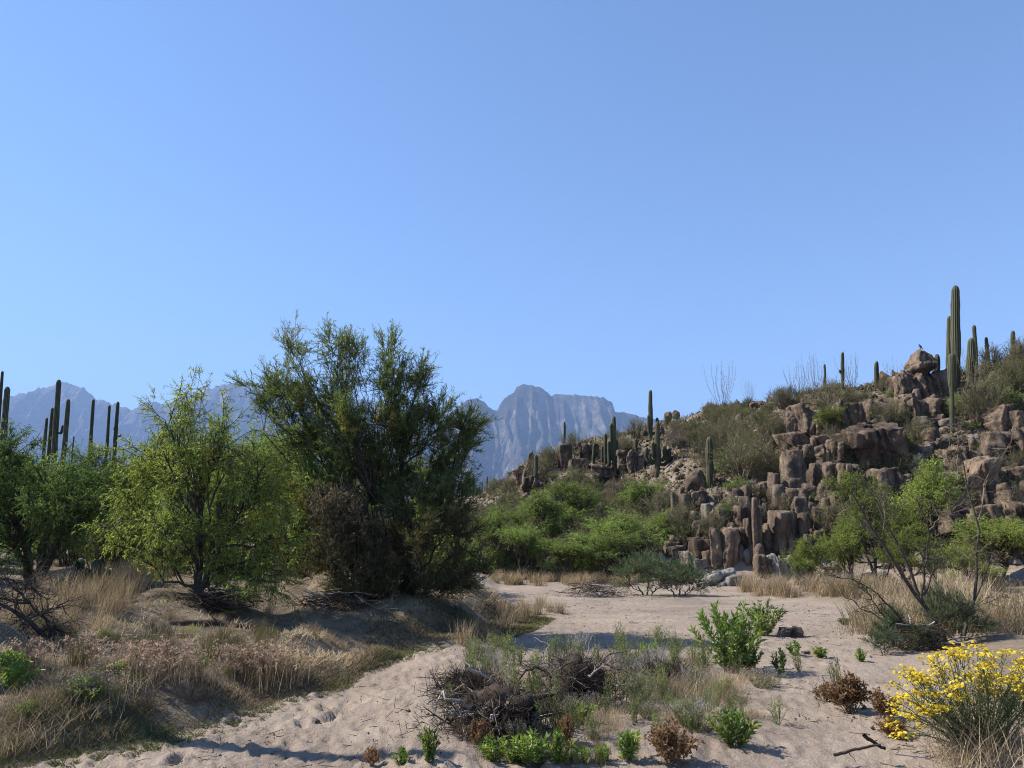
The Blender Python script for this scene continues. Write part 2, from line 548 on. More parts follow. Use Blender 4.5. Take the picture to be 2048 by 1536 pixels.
def H(x, y, fine=True):
    x, y = np.broadcast_arrays(np.asarray(x, float), np.asarray(y, float))
    r = np.hypot(x, y)
    az = np.arctan2(x, y)
    d = r * np.cos(np.clip(az, -0.62, 0.62))
    # hillside
    zs = np.stack([np.interp(d, *pr) for pr in HPR])
    f = np.interp(az, HAZ, np.arange(len(HAZ)))
    i = np.clip(np.floor(f).astype(int), 0, len(HAZ) - 2)
    t = f - i
    hz = np.take_along_axis(zs, i[None], 0)[0] * (1 - t) + np.take_along_axis(zs, i[None] + 1, 0)[0] * t
    left = np.interp(d, *LEFTPR)
    wl = smooth((HAZ[1] - az) / 0.12)
    hz = hz * (1 - wl) + left * wl
    back = smooth((np.abs(az) - 1.2) / 0.5)
    hz = hz * (1 - back)
    hill_amt = smooth((hz - 0.4) / 1.5) * (1 - wl)
    hz = hz + hill_amt * (0.45 * fbm2(x / 2.3, y / 2.3, 4, 11) + 0.25 * fbm2(x / 0.7, y / 0.7, 2, 12))
    # banks of the wash
    s = np.interp(y, EDGE_Y, EDGE_X) - x + 0.22 * vn2(x * 1.1, y * 1.1, 3)
    s = np.where(y < 0, -1.0, s)
    rise = 0.34 * smooth(s / 1.5) + 0.24 * smooth((s - 1.4) / 3.2)
    mound = smooth(s / 0.7) * (0.19 * vn2(x / 0.95, y / 0.7, 21) + 0.10 * vn2(x / 0.45, y / 0.45, 22)) * smooth((26 - y) / 8)
    e = x - np.interp(y, RED_Y, RED_X) + 0.2 * vn2(x, y, 5)
    rr = 0.22 * smooth(e / 2.0) * smooth((28 - y) / 6) * smooth((y + 2) / 3)
    dome = 0.15 * np.exp(-(((x - 0.95) / 0.95) ** 2 + ((y - 6.7) / 0.75) ** 2)) + 0.16 * np.exp(-(((x - 4.9) / 0.9) ** 2 + ((y - 7.6) / 0.9) ** 2))
    bed = (0.03 * vn2(x / 1.6, y / 1.1, 31) + 0.012 * vn2(x / 0.5, y / 0.35, 32)) * np.exp(-r / 60)
    z = np.maximum(hz, 0) + rise + np.where(s > 0, mound, 0) + rr + dome + bed
    if fine:
        return z, np.clip(smooth((s - 0.05) / 0.55) + 0.55 * smooth(e / 1.2) * smooth((28 - y) / 6) * (y > 1), 0, 1), np.maximum(hill_amt, smooth((y - 30) / 6))
    return z


def hz1(x, y):
    return float(H(np.array([x]), np.array([y]), False)[0])


def hit(px, py, y0=3.0, y1=110.0):
    """where the line of sight through a photo pixel meets the terrain"""
    r = ray(px, py)
    ys = np.concatenate([np.arange(y0, 45, 0.08), np.arange(45, y1, 0.25)])
    zr = CAM_H + r[2] * ys
    below = zr < H(r[0] * ys, ys, False)
    k = int(np.argmax(below))
    if not below[k]:
        return None
    return np.array([r[0] * ys[k], ys[k], zr[k]])


def build_ground():
    rr = [0.3]
    while rr[-1] < 14000:
        a = rr[-1]
        rr.append(a * (1.0085 if 4 < a < 62 else 1.05 if a < 250 else 1.2) if a > 3 else a + 0.3)
    rr = np.array(rr)
    aa = np.concatenate([np.linspace(-math.pi, R(-46), 40)[:-1], np.linspace(R(-46), R(46), 490), np.linspace(R(46), math.pi, 40)[1:-1]])
    A, RR = np.meshgrid(aa, rr, indexing='xy')
    X, Y = RR * np.sin(A), RR * np.cos(A)
    Z, zone, hl = H(X, Y)
    # trodden sand: shallow footprints
    g = np.random.default_rng(5)
    nr, na = Z.shape
    steps = []
    for k in range(26):                       # walkers' trails along the wash
        u, y, side, ph = g.uniform(.04, .9), 4.2 + g.random(), 1, g.uniform(0, 6)
        while y < 25:
            w_ = np.interp(y, RED_Y, RED_X) - np.interp(y, EDGE_Y, EDGE_X)
            steps.append((np.interp(y, EDGE_Y, EDGE_X) + w_ * (u + .06 * math.sin(y * .5 + ph)) + .12 * side, y))
            side = -side
            y += g.uniform(.5, .75)
    for k in range(9000 + len(steps)):
        y = 4.2 * (27 / 4.2) ** g.random()
        xl, xr = np.interp(y, EDGE_Y, EDGE_X) - 0.1, np.interp(y, RED_Y, RED_X)
        x = xl + (xr - xl) * (g.random() ** 1.25)
        if k >= 9000:
            x, y = steps[k - 9000]
        a0, r0 = math.atan2(x, y), math.hypot(x, y)
        sz = 0.04 + 0.09 * g.random() ** 2 if k < 9000 else 0.15
        i0, i1 = np.searchsorted(rr, r0 - 2.4 * sz), np.searchsorted(rr, r0 + 2.4 * sz)
        j0, j1 = np.searchsorted(aa, a0 - 2.4 * sz / r0), np.searchsorted(aa, a0 + 2.4 * sz / r0)
        if i1 <= i0 or j1 <= j0:
            continue
        sx, sy = X[i0:i1, j0:j1] - x, Y[i0:i1, j0:j1] - y
        th = g.random() * 3.14 if k < 9000 else 1.57 + g.normal() * .25
        u, v = sx * math.cos(th) + sy * math.sin(th), -sx * math.sin(th) + sy * math.cos(th)
        q = np.sqrt((u / sz) ** 2 + (v / (sz * (0.6 if k < 9000 else 0.42))) ** 2)
        dep = (0.004 + 0.016 * g.random()) * (1.2 if x < 0.2 else 0.7) + (.012 if k >= 9000 else 0)
        Z[i0:i1, j0:j1] += (-dep * np.exp(-q ** 2 * 1.6) + dep * 0.45 * np.exp(-((q - 1.25) / 0.4) ** 2)) * (1 - zone[i0:i1, j0:j1])
    Z += (1 - zone) * np.exp(-RR / 30) * 0.006 * vn2(X * 9, Y * 7, 77)
    zn = np.maximum(zone, 2 * hl)
    i, j = np.meshgrid(np.arange(nr - 1), np.arange(na - 1), indexing='ij')
    F = np.stack([i * na + j, i * na + j + 1, (i + 1) * na + j + 1, (i + 1) * na + j], -1).reshape(-1, 4)[:, ::-1]
    g_ = Geo()
    g_.add(np.stack([X, Y, Z], -1).reshape(-1, 3), F)
    j = np.arange(nr - 1)          # close the seam behind the camera
    S = np.stack([j * na + na - 1, j * na, (j + 1) * na, (j + 1) * na + na - 1], -1)[:, ::-1]
    g_.F.append((S, 0, np.full(len(S), .5)))
    o = obj('ground', g_.mesh('ground', M['ground'], True, {'zone': zn.ravel()}))
    o['kind'] = 'structure'


build_ground()


def build_mountain(name, sil, Dc, Df, seed, cliff, rough, jag):
    xs = np.array([p[0] for p in sil], float)
    ys = np.array([p[1] for p in sil], float)
    n = 600
    X = np.linspace(xs[0], xs[-1], n)
    py = np.interp(X, xs, ys) - jag * np.abs(fbm2(X / 9, 0 * X + seed, 5, seed)) + jag * .4 + 2 * fbm2(X / 30, 0 * X, 3, seed + 2)
    zc = np.array([at(a, b, Dc)[2] for a, b in zip(X, py)])
    v = np.concatenate([np.linspace(-0.5, 0, 10)[:-1], np.linspace(0, 1, 140) ** 1.4])
    VV, XX = np.meshgrid(v, X, indexing='ij')
    front = np.clip(VV, 0, 1)
    prof = np.interp(front, [0, 0.05, 0.16, 0.4, 0.7, 1], cliff)
    prof = np.where(VV < 0, 1 + VV * 0.9, prof)
    Y = Dc - (Dc - Df) * front + np.where(VV < 0, -VV * 2500, 0)
    fade = smooth(front / 0.05)
    fade2 = smooth(front / 0.14)
    ridg = 1 - np.abs(fbm2(XX / 24, front * 2.2, 6, seed + 3)) * 2.4
    big = fbm2(XX / 120, front * 2 + 4, 3, seed + 9)
    Y = Y - fade2 * (ridg * rough + big * rough * 1.6) * (1 - 0.4 * front)
    zz = zc[None, :] * prof * (1 + fade2 * 0.10 * ridg * (1 - front)) + fade * 0.10 * zc[None, :] * fbm2(XX / 11, front * 7, 6, seed + 5) * (1 - front)
    zz = np.maximum(zz, 0.6)
    Xw = (XX - 1024) / FPX * Dc * 1.02 * (0.55 + 0.45 * Y / Dc) + fade * 60 * fbm2(XX / 20, front * 9, 3, seed + 6)
    # keep the crest where the photograph has it
    cx = np.array([at(a, b, Dc)[0] for a, b in zip(X, py)])
    w = smooth(front / 0.1)
    Xw = Xw * w + cx[None, :] * (1 - w)
    nv = len(v)
    i, j = np.meshgrid(np.arange(nv - 1), np.arange(n - 1), indexing='ij')
    F = np.stack([i * n + j, (i + 1) * n + j, (i + 1) * n + j + 1, i * n + j + 1], -1).reshape(-1, 4)
    g_ = Geo()
    g_.add(np.stack([Xw, Y, zz], -1), F)
    o = obj(name, g_.mesh(name, M['mountain'], False))
    o['kind'] = 'structure'


build_mountain('mountain', [(560, 870), (640, 850), (760, 838), (860, 832), (900, 826), (925, 805), (942, 796), (955, 795), (968, 801), (985, 821), (996, 819), (1008, 796), (1020, 790), (1029, 783), (1033, 772), (1048, 768), (1066, 770), (1085, 777), (1103, 791), (1120, 787), (1150, 789), (1172, 790), (1192, 792), (1206, 796), (1224, 802), (1230, 822), (1255, 826), (1290, 833), (1340, 842), (1500, 870), (1800, 930), (2300, 990)],
               6000, 3300, 40, [1, 0.78, 0.56, 0.32, 0.12, 0.0], 190, 6.0)
build_mountain('mountain', [(-500, 900), (-260, 840), (-60, 806), (0, 798), (55, 783), (80, 775), (100, 770), (122, 762), (135, 762), (150, 769), (170, 777), (188, 794), (215, 803), (240, 810), (265, 816), (285, 803), (300, 801), (330, 806), (380, 788), (430, 772), (480, 760), (560, 775), (650, 790), (740, 800), (860, 812), (960, 850), (1100, 900)],
               8800, 4600, 60, [1, 0.86, 0.66, 0.38, 0.14, 0.0], 260, 11.0)

# air between the wash and the mountains
HZ = Geo()
bx = np.array([[x, y, z] for x in (-15500, 15500) for y in (-15500, 15500) for z in (-3.0, 2050)], float)
HZ.add(bx, [[0, 1, 3, 2], [4, 6, 7, 5], [0, 4, 5, 1], [2, 3, 7, 6], [0, 2, 6, 4], [1, 5, 7, 3]])
mh, nt, out = mat('air')
pv = nt.nodes.new('ShaderNodeVolumePrincipled')
pv.inputs['Color'].default_value = (0.40, 0.60, 1.0, 1)
pv.inputs['Density'].default_value = 0.00010
pv.inputs['Anisotropy'].default_value = 0.0
nt.links.new(pv.outputs[0], out.inputs['Volume'])
hz = obj('haze', HZ.mesh('haze', mh))
hz['kind'] = 'stuff'

# ------------------------------------------------------------------ rocks
_bm = bmesh.new()
bmesh.ops.create_icosphere(_bm, subdivisions=4, radius=1)
ICO_V = np.array([v.co[:] for v in _bm.verts])
ICO_F = np.array([[v.index for v in f.verts] for f in _bm.faces])
_bm.free()
_bm = bmesh.new()
bmesh.ops.create_icosphere(_bm, subdivisions=5, radius=1)
ICO5_V = np.array([v.co[:] for v in _bm.verts])
ICO5_F = np.array([[v.index for v in f.verts] for f in _bm.faces])
_bm.free()
_bm = bmesh.new()
bmesh.ops.create_icosphere(_bm, subdivisions=3, radius=1)
ICO3_V = np.array([v.co[:] for v in _bm.verts])
ICO3_F = np.array([[v.index for v in f.verts] for f in _bm.faces])
_bm.free()


def rock_mesh(w, d, h, seed, kind='b', mname='rock', lo=False):
    g = np.random.default_rng(seed)
    V0, F0 = (ICO3_V, ICO3_F) if lo else (ICO5_V, ICO5_F) if kind in 'bp' and min(w, h) > 0.75 else (ICO_V, ICO_F)
    n = {'b': 14.0, 'r': 2.8, 'p': 5.5, 's': 3.2}[kind]
    p = V0 / (np.sum(np.abs(V0) ** n, 1, keepdims=True) ** (1 / n))
    a = g.random() * 0.5 - 0.25
    for k in range(7 if kind == 'b' else 12):
        nv = unit(g.normal(size=3) * np.array([1, 1, 0.75]))
        lim = np.abs(nv).sum() * g.uniform(0.62, 0.94) if kind != 'r' else g.uniform(0.75, 1.0)
        ov = p @ nv - lim
        p = p - np.where(ov > 0, ov, 0)[:, None] * nv
    q = np.array([w, d, h]) * 0.5
    m = min(w, h)
    if kind in 'bp' and not lo:
        # joints: vertical cracks split the block into columns of uneven height, bedding cracks shift its courses
        nc = 1 + int(g.integers(1, 3) + (w > 1.0))
        cuts = np.sort(g.uniform(-0.75, 0.75, nc - 1))
        slant = g.uniform(-0.18, 0.18)
        xx = p[:, 0] + slant * p[:, 2] + 0.06 * vn3(*(p * 2.5).T, seed + 8)
        ci = np.digitize(xx, cuts)
        dz, dy = g.uniform(-0.42, 0.0, nc), g.uniform(-0.28, 0.28, nc)
        dz[g.integers(0, nc)] = 0
        p[:, 2] += dz[ci] * np.clip((p[:, 2] + 0.4) / 1.4, 0, 1)
        p[:, 1] += dy[ci]
        near = np.min(np.abs(xx[:, None] - cuts[None]), 1) if nc > 1 else np.ones(len(p))
        p[:, 1] += np.sign(-p[:, 1]) * 0.22 * np.clip(1 - near / 0.07, 0, 1)
        hz_ = np.sort(g.uniform(-0.7, 0.7, 2))
        zt = p[:, 2] + 0.25 * p[:, 0] * g.uniform(-1, 1)
        hi = np.digitize(zt, hz_)
        p[:, 0] += g.uniform(-0.10, 0.10, 3)[hi]
        p[:, 1] += g.uniform(-0.14, 0.14, 3)[hi]
    zz = (p[:, 2] + 1) / 2
    if kind == 'p':
        p[:, :2] *= (1 - 0.72 * np.clip(zz - 0.1, 0, 1) ** 1.2)[:, None]
        p[:, 0] += 0.40 * zz
    else:
        tp = g.uniform(-0.22, 0.30)
        p[:, :2] *= (1 - tp * (zz - 0.5))[:, None]
        p[:, 0] += g.uniform(-0.22, 0.22) * zz
        p[:, 2] += g.uniform(-0.25, 0.25) * p[:, 0] * (zz > 0.5) * (m / h)
    P = p * q
    sc = 2.2 / m
    nz = vn3(*(P * sc * 0.55).T, seed) * 0.05 + vn3(*(P * sc * 1.6).T, seed + 1) * 0.045 + vn3(*(P * sc * 4).T, seed + 2) * 0.045
    crack = np.abs(vn3(P[:, 0] * sc * 0.8, P[:, 1] * sc * 0.8, P[:, 2] * sc * 0.35, seed + 4))
    nz = nz - 0.10 * np.clip(1 - crack / 0.10, 0, 1)
    P = P + V0 * (nz * m)[:, None]
    g_ = Geo()
    g_.add(P, F0)
    return g_.mesh('rock', M[mname], False)


ROCK_ID = [100]
KEEP = []          # photo boxes that brush must not hide


KEEP += [(1255, 900, 1412, 1012, 1.0), (1375, 955, 1465, 1025, 1.0), (1100, 890, 1160, 930, .9)]
SAGBOX = [(1112, 830, 1146, 918), (1178, 880, 1198, 942), (1196, 825, 1246, 955), (1262, 870, 1282, 918), (1284, 775, 1350, 1000), (1406, 865, 1434, 985), (1058, 900, 1098, 992)]


def place_rock(x0, y0, x1, y1, kind='b', mname='rock', parent=None, name='rock_block', deep=None, lo=False):
    """a rock seen in the photo's box x0,y0,x1,y1, standing where the line of sight meets the slope"""
    cx = (x0 + x1) / 2
    p = hit(cx, min(y1 - 0.12 * (y1 - y0), 1172)) if deep is None else at(cx, y1, deep)
    if p is None:
        p = hit(cx, y1 + 12)
        if p is None:
            return None
    y = p[1] if deep is None else deep
    k = mpp(y, p[2])
    if not lo:
        KEEP.append((x0, y0 + 8, x1, y1 + 10, .62))
    w, h = (x1 - x0) * k * 1.06, (y1 - y0) * k * (1.10 if kind != 's' else .7)
    dd = 1.1 * max(w, min(0.5 * h, 1.25 * w))
    c = at(cx, (y0 + y1) / 2, y + 0.15 * dd)
    ROCK_ID[0] += 1
    sd = ROCK_ID[0] * 7
    me = rock_mesh(w, dd, h, sd, kind, mname, lo)
    o = obj(name, me, parent)
    o.location = c if parent is None else Vector(c) - parent.location
    o.rotation_euler = (random.uniform(-.1, .1), random.uniform(-.10, .10), random.uniform(-0.35, 0.35))
    if kind == 's':
        o.rotation_euler = (random.uniform(-.3, .1), random.uniform(-.6, -.1), random.uniform(-.5, .5))
    return o


def outcrop(label, boxes, mname='rock', name='rock_outcrop', fill=None, fillk=(9, 26), deep=None):
    b = max(boxes, key=lambda q: q[3])
    p = hit((b[0] + b[2]) / 2, min(b[3], 1172))
    e = thing(name, label, 'rock outcrop', Vector(p))
    for q in boxes:
        place_rock(*q[:4], kind=(q[4] if len(q) > 4 else 'b'), mname=(q[5] if len(q) > 5 else mname), parent=e, name='rock_block', deep=(deep if q[1] < 790 else None))
    if fill:
        n, poly = fill
        n = int(n * .75)
        for k in range(n):
            fx = random.uniform(0, 1)
            x = poly[0] + (poly[2] - poly[0]) * fx
            y = poly[1] + (poly[3] - poly[1]) * random.uniform(0, 1)
            w = random.uniform(*fillk)
            hh = w * (random.uniform(1.0, 2.6) if mname != 'pale' else random.uniform(.4, .8))
            if any(b[0] - w / 2 < x < b[2] + w / 2 and b[1] < y < b[3] + 20 for b in SAGBOX) or hit(x, min(y - 0.12 * hh, 1172)) is None:
                continue
            place_rock(x - w / 2, y - hh, x + w / 2, y, random.choice('bbbbbr'), mname, e, 'rock_block', lo=True)
    return e


outcrop('stack of brown rock columns carrying a rounded balanced cap boulder', [
    (1370, 946, 1412, 989, 'r'), (1361, 978, 1387, 1033), (1343, 986, 1366, 1030), (1384, 986, 1416, 1036), (1376, 1030, 1400, 1066),
    (1390, 1043, 1416, 1088), (1406, 1006, 1428, 1042, 'b', 'greyrock'), (1340, 1020, 1372, 1050), (1398, 1080, 1424, 1112)], fill=(14, (1340, 1020, 1420, 1110)))
outcrop('pair of tan rock pillars with a grassy ledge on top, beside the polished white bedrock', [
    (1421, 1016, 1439, 1062), (1434, 1018, 1462, 1062), (1422, 1058, 1444, 1140), (1440, 1056, 1470, 1140), (1458, 994, 1490, 1020, 'r', 'greyrock'),
    (1470, 1090, 1492, 1120, 'r', 'greyrock'), (1486, 1098, 1508, 1134, 'r', 'greyrock'), (1466, 1012, 1500, 1064), (1472, 1056, 1508, 1100)], fill=(16, (1420, 1010, 1510, 1140)))
outcrop('tall narrow sunlit rock columns rising from the straw grass', [
    (1506, 1004, 1523, 1156), (1518, 1008, 1537, 1074), (1529, 1014, 1556, 1062), (1538, 1026, 1573, 1118), (1558, 996, 1583, 1040),
    (1540, 1110, 1561, 1166, 'b', 'pale'), (1558, 1112, 1585, 1162, 'b', 'pale'), (1510, 1112, 1542, 1158), (1585, 998, 1622, 1074), (1572, 1066, 1602, 1122),
    (1600, 1060, 1640, 1120), (1518, 1070, 1542, 1116), (1620, 1010, 1650, 1072), (1524, 1062, 1540, 1120), (1556, 1036, 1574, 1112), (1574, 1020, 1590, 1070), (1600, 1030, 1616, 1110), (1624, 1060, 1642, 1130), (1490, 1040, 1508, 1120), (1512, 960, 1540, 1004), (1537, 950, 1561, 1002), (1556, 962, 1574, 1004)], fill=(22, (1505, 960, 1680, 1150)))
outcrop('high dark cliff of jointed rock slabs with lit edges below the green bush', [
    (1573, 816, 1604, 880), (1590, 812, 1641, 876), (1612, 840, 1648, 878), (1575, 866, 1662, 914), (1567, 906, 1607, 982), (1604, 878, 1634, 944),
    (1634, 893, 1684, 940), (1640, 879, 1660, 902, 'r'), (1647, 930, 1687, 976), (1617, 929, 1640, 994), (1631, 945, 1650, 980), (1639, 970, 1670, 1012),
    (1660, 870, 1690, 900), (1670, 930, 1706, 990), (1566, 976, 1582, 1008), (1590, 980, 1622, 1012), (1660, 985, 1700, 1040), (1640, 1010, 1672, 1060), (1545, 905, 1572, 950)],
    fill=(26, (1545, 830, 1700, 1040)))
tag(place_rock(1680, 801, 1729, 874, 'b', name='standing_stone'), 'tall upright rectangular brown block standing alone on the cliff', 'boulder')
tag(place_rock(1724, 804, 1753, 848, 'b', name='boulder'), 'dark square boulder leaning behind the tall upright rock block', 'boulder')
tag(place_rock(1704, 845, 1792, 945, 'b', name='boulder'), 'huge dark wedge boulder overhanging the green mesquite crowns', 'boulder')
tag(place_rock(1671, 870, 1704, 899, 'b', name='boulder'), 'small flat-topped boulder between the upright block and the wedge boulder', 'boulder')
tag(place_rock(1704, 942, 1730, 988, 'b', name='boulder'), 'narrow pink boulder under the huge wedge boulder', 'boulder')
outcrop('pointed rock spire on the hilltop with a small bird on its tip', [
    (1808, 697, 1866, 748, 'p'), (1816, 742, 1867, 808), (1792, 746, 1822, 808), (1782, 790, 1822, 840), (1815, 796, 1850, 846), (1864, 744, 1903, 800), (1885, 738, 1900, 760, 'r', 'greyrock'),
    (1845, 800, 1890, 846)], fill=(18, (1780, 790, 1900, 860)), deep=hit(1840, 800)[1])
outcrop('broken brown cliff with square blocks behind the bare forked tree', [
    (1818, 912, 1843, 956, 'b', 'greyrock'), (1831, 886, 1863, 916, 'b', 'greyrock'), (1862, 877, 1908, 902, 'b', 'greyrock'), (1890, 894, 1954, 962), (1918, 926, 1982, 1020),
    (1965, 858, 2036, 930), (1940, 869, 1967, 900, 'r', 'greyrock'), (1976, 964, 2050, 1020), (1975, 816, 2022, 872), (2016, 824, 2050, 880), (2020, 930, 2060, 975),
    (1985, 935, 2015, 968, 'b', 'greyrock'), (1860, 950, 1925, 1030), (1850, 1010, 1930, 1080), (1930, 1015, 2000, 1090), (2000, 1015, 2070, 1090), (1832, 836, 1870, 862, 'b', 'greyrock'), (1880, 838, 1922, 864, 'b', 'greyrock'),
    (1798, 995, 1824, 1034), (1820, 1070, 1860, 1130, 'b', 'greyrock'), (1790, 950, 1824, 1000), (1740, 940, 1790, 1010), (1700, 990, 1760, 1060), (1760, 1010, 1810, 1080)],
    fill=(44, (1720, 900, 2060, 1110)))
outcrop('leaning dark rock slab beside a low saguaro at the foot of the hill', [
    (1028, 935, 1052, 975), (1042, 906, 1072, 974, 'p'), (1048, 955, 1090, 985)], fill=(5, (1030, 950, 1110, 990)))
outcrop('knobbly brown rock ledge below the candelabra saguaro', [
    (1164, 888, 1195, 920), (1234, 906, 1262, 950), (1255, 904, 1289, 948), (1190, 930, 1240, 960), (1140, 920, 1175, 950)], fill=(18, (1120, 890, 1310, 980)))
outcrop('grey tumbled rock ledge at the hill foot beside the low tamarisk bush', [
    (1324, 1056, 1344, 1108), (1268, 1090, 1312, 1144, 'b', 'greyrock'), (1300, 1110, 1340, 1150, 'b', 'greyrock'), (1338, 1096, 1372, 1140), (1366, 1110, 1408, 1150, 'b', 'greyrock')], fill=(26, (1270, 1070, 1430, 1160)))
outcrop('smooth water-polished white bedrock at the edge of the sand', [
    (1405, 1140, 1445, 1176, 's'), (1425, 1136, 1470, 1172, 's'), (1450, 1146, 1490, 1180, 's'), (1408, 1158, 1460, 1196, 's'), (1440, 1168, 1488, 1198, 's'), (1390, 1158, 1420, 1192, 's')], 'pale', 'bedrock', (10, (1395, 1150, 1490, 1196)), (14, 30))
outcrop('patch of crumbly white rock behind the straw grass and bare tree', [
    (1655, 1150, 1700, 1182, 's'), (1690, 1140, 1740, 1176, 's'), (1730, 1136, 1770, 1172, 's')], 'pale', 'bedrock', (14, (1640, 1130, 1790, 1180)), (10, 24))
outcrop('block of white rock at the foot of the cliff behind dry grass', [
    (2022, 1136, 2064, 1184, 's'), (2000, 1150, 2030, 1184, 's')], 'pale', 'bedrock', (6, (1985, 1120, 2060, 1180)), (10, 24))

# skyline and loose boulders
for (q, l) in [((1330, 824, 1346, 842), 'reddish skyline rock beside the tall thin saguaro'), ((1344, 822, 1358, 840), 'dark pointed skyline rock above the brush'),
               ((1471, 830, 1489, 862), 'pale pink rock stub standing in hillside brush'), ((1500, 805, 1516, 822), 'dark boulder half hidden in skyline brush'), ((1572, 795, 1603, 812), 'flat dark slab at the top edge of the cliff'),
               ((1604, 788, 1634, 813), 'rounded dark boulder capping the cliff edge'), ((1632, 796, 1652, 812), 'low dark rock right beside the rounded capping boulder'), ((1690, 790, 1722, 806), 'pale flat rock behind the tall upright block'),
               ((1541, 836, 1556, 852), 'dark egg-shaped stone in the olive brush'), ((1980, 742, 2020, 778), 'knobbly rock pile among palo verde on the hilltop')]:
    o = place_rock(*q, kind='r', name='boulder')
    if o:
        tag(o, l, 'boulder')

LOOSE = [rock_mesh(1, 1, random.uniform(0.6, 1.1), 900 + k, random.choice('brb'), 'rock' if k < 4 else 'greyrock', True) for k in range(6)]


def hill_px():
    """a random photo pixel on the hillside, and the ground it shows"""
    while True:
        x = random.uniform(930, 2060)
        y = random.uniform(690, 1165)
        if np.interp(x, [930, 1060, 1280, 1400, 2060], [985, 915, 855, 825, 715]) > y:
            continue
        p = hit(x, y)
        if p is not None and p[1] > 26 and H(p[0:1], p[1:2])[2][0] > 0.3:
            return x, y, p


for k in range(170):
    x, y, p = hill_px()
    while any(b[0] - 8 < x < b[2] + 8 and b[1] < y < b[3] + 20 for b in SAGBOX):
        x, y, p = hill_px()
    s = random.uniform(0.15, 0.55) if random.random() < .8 else random.uniform(0.5, 0.95)
    o = tag(obj('boulder', LOOSE[k % 6]), 'small brown boulder lying loose among the hillside brush', 'boulder', 'loose boulders on the hillside')
    o.location = (p[0], p[1] + s * 0.2, p[2] + s * 0.15)
    o.scale = (s, s * random.uniform(.7, 1), s * random.uniform(.6, 1.1))
    o.rotation_euler = (random.uniform(-.4, .4), random.uniform(-.4, .4), random.uniform(0, 6))

# rubble: stones too many to count
g = np.random.default_rng(3)
G = Geo()
base = np.array([[1, 0, 0], [-1, 0, 0], [0, 1, 0], [0, -1, 0], [0, 0, 1], [0, 0, -1]], float)
OF = np.array([[0, 2, 4], [2, 1, 4], [1, 3, 4], [3, 0, 4], [2, 0, 5], [1, 2, 5], [3, 1, 5], [0, 3, 5]])
az = g.uniform(-0.08, 0.62, 11000)
dd = g.uniform(27, 60, 11000)
X, Y = np.tan(az) * dd, dd
Z, zo, hl = H(X, Y)
ok = hl > 0.3
X, Y, Z = X[ok], Y[ok], Z[ok]
n = len(X)
S = np.exp(g.normal(-2.25, 0.5, n))
Vr = base[None] * S[:, None, None] * g.uniform(0.5, 1.2, (n, 6, 3))
Vr = Vr + g.normal(size=(n, 6, 3)) * S[:, None, None] * 0.25 + np.stack([X, Y, Z + S * .2], -1)[:, None]
G.add(Vr.reshape(-1, 3), (np.arange(n)[:, None, None] * 6 + OF[None]).reshape(-1, 3))
o = obj('rubble', G.mesh('rubble', M['rock']))
o['kind'] = 'stuff'

# pebbles and twig litter over the sand
g = np.random.default_rng(33)
m = 3600
y = 4.2 * (26 / 4.2) ** g.random(m)
xl, xr = np.interp(y, EDGE_Y, EDGE_X), np.interp(y, RED_Y, RED_X)
x = xl + (xr - xl) * g.random(m)
ok = (vn2(x * .8, y * .8, 61) + .5 * g.normal(size=m)) > .1
x, y = x[ok], y[ok]
n = len(x)
S = np.clip(np.exp(g.normal(-4.75, .5, n)), .004, .035)
Vr = base[None] * S[:, None, None] * g.uniform(.6, 1.2, (n, 6, 3)) + np.stack([x, y, H(x, y, False) + S * .2], -1)[:, None]
G = Geo()
G.add(Vr.reshape(-1, 3), (np.arange(n)[:, None, None] * 6 + OF[None]).reshape(-1, 3), 0)
x2, y2 = x[::3], y[::3]
P0 = np.stack([x2, y2, H(x2, y2, False) + .008], -1)
a = g.random(len(x2)) * 6.28
P1 = P0 + np.stack([np.cos(a), np.sin(a), 0 * a + .04], -1) * g.uniform(.05, .22, len(x2))[:, None]
V, F = tubes(curve(P0, P1, 4, [0, 0, 0], .05, g), np.full((len(x2), 4), .0032), 3)
G.add(V, F, 1)
o = obj('gravel', G.mesh('gravel', [M['greyrock'], M['twig']]))
o['kind'] = 'stuff'

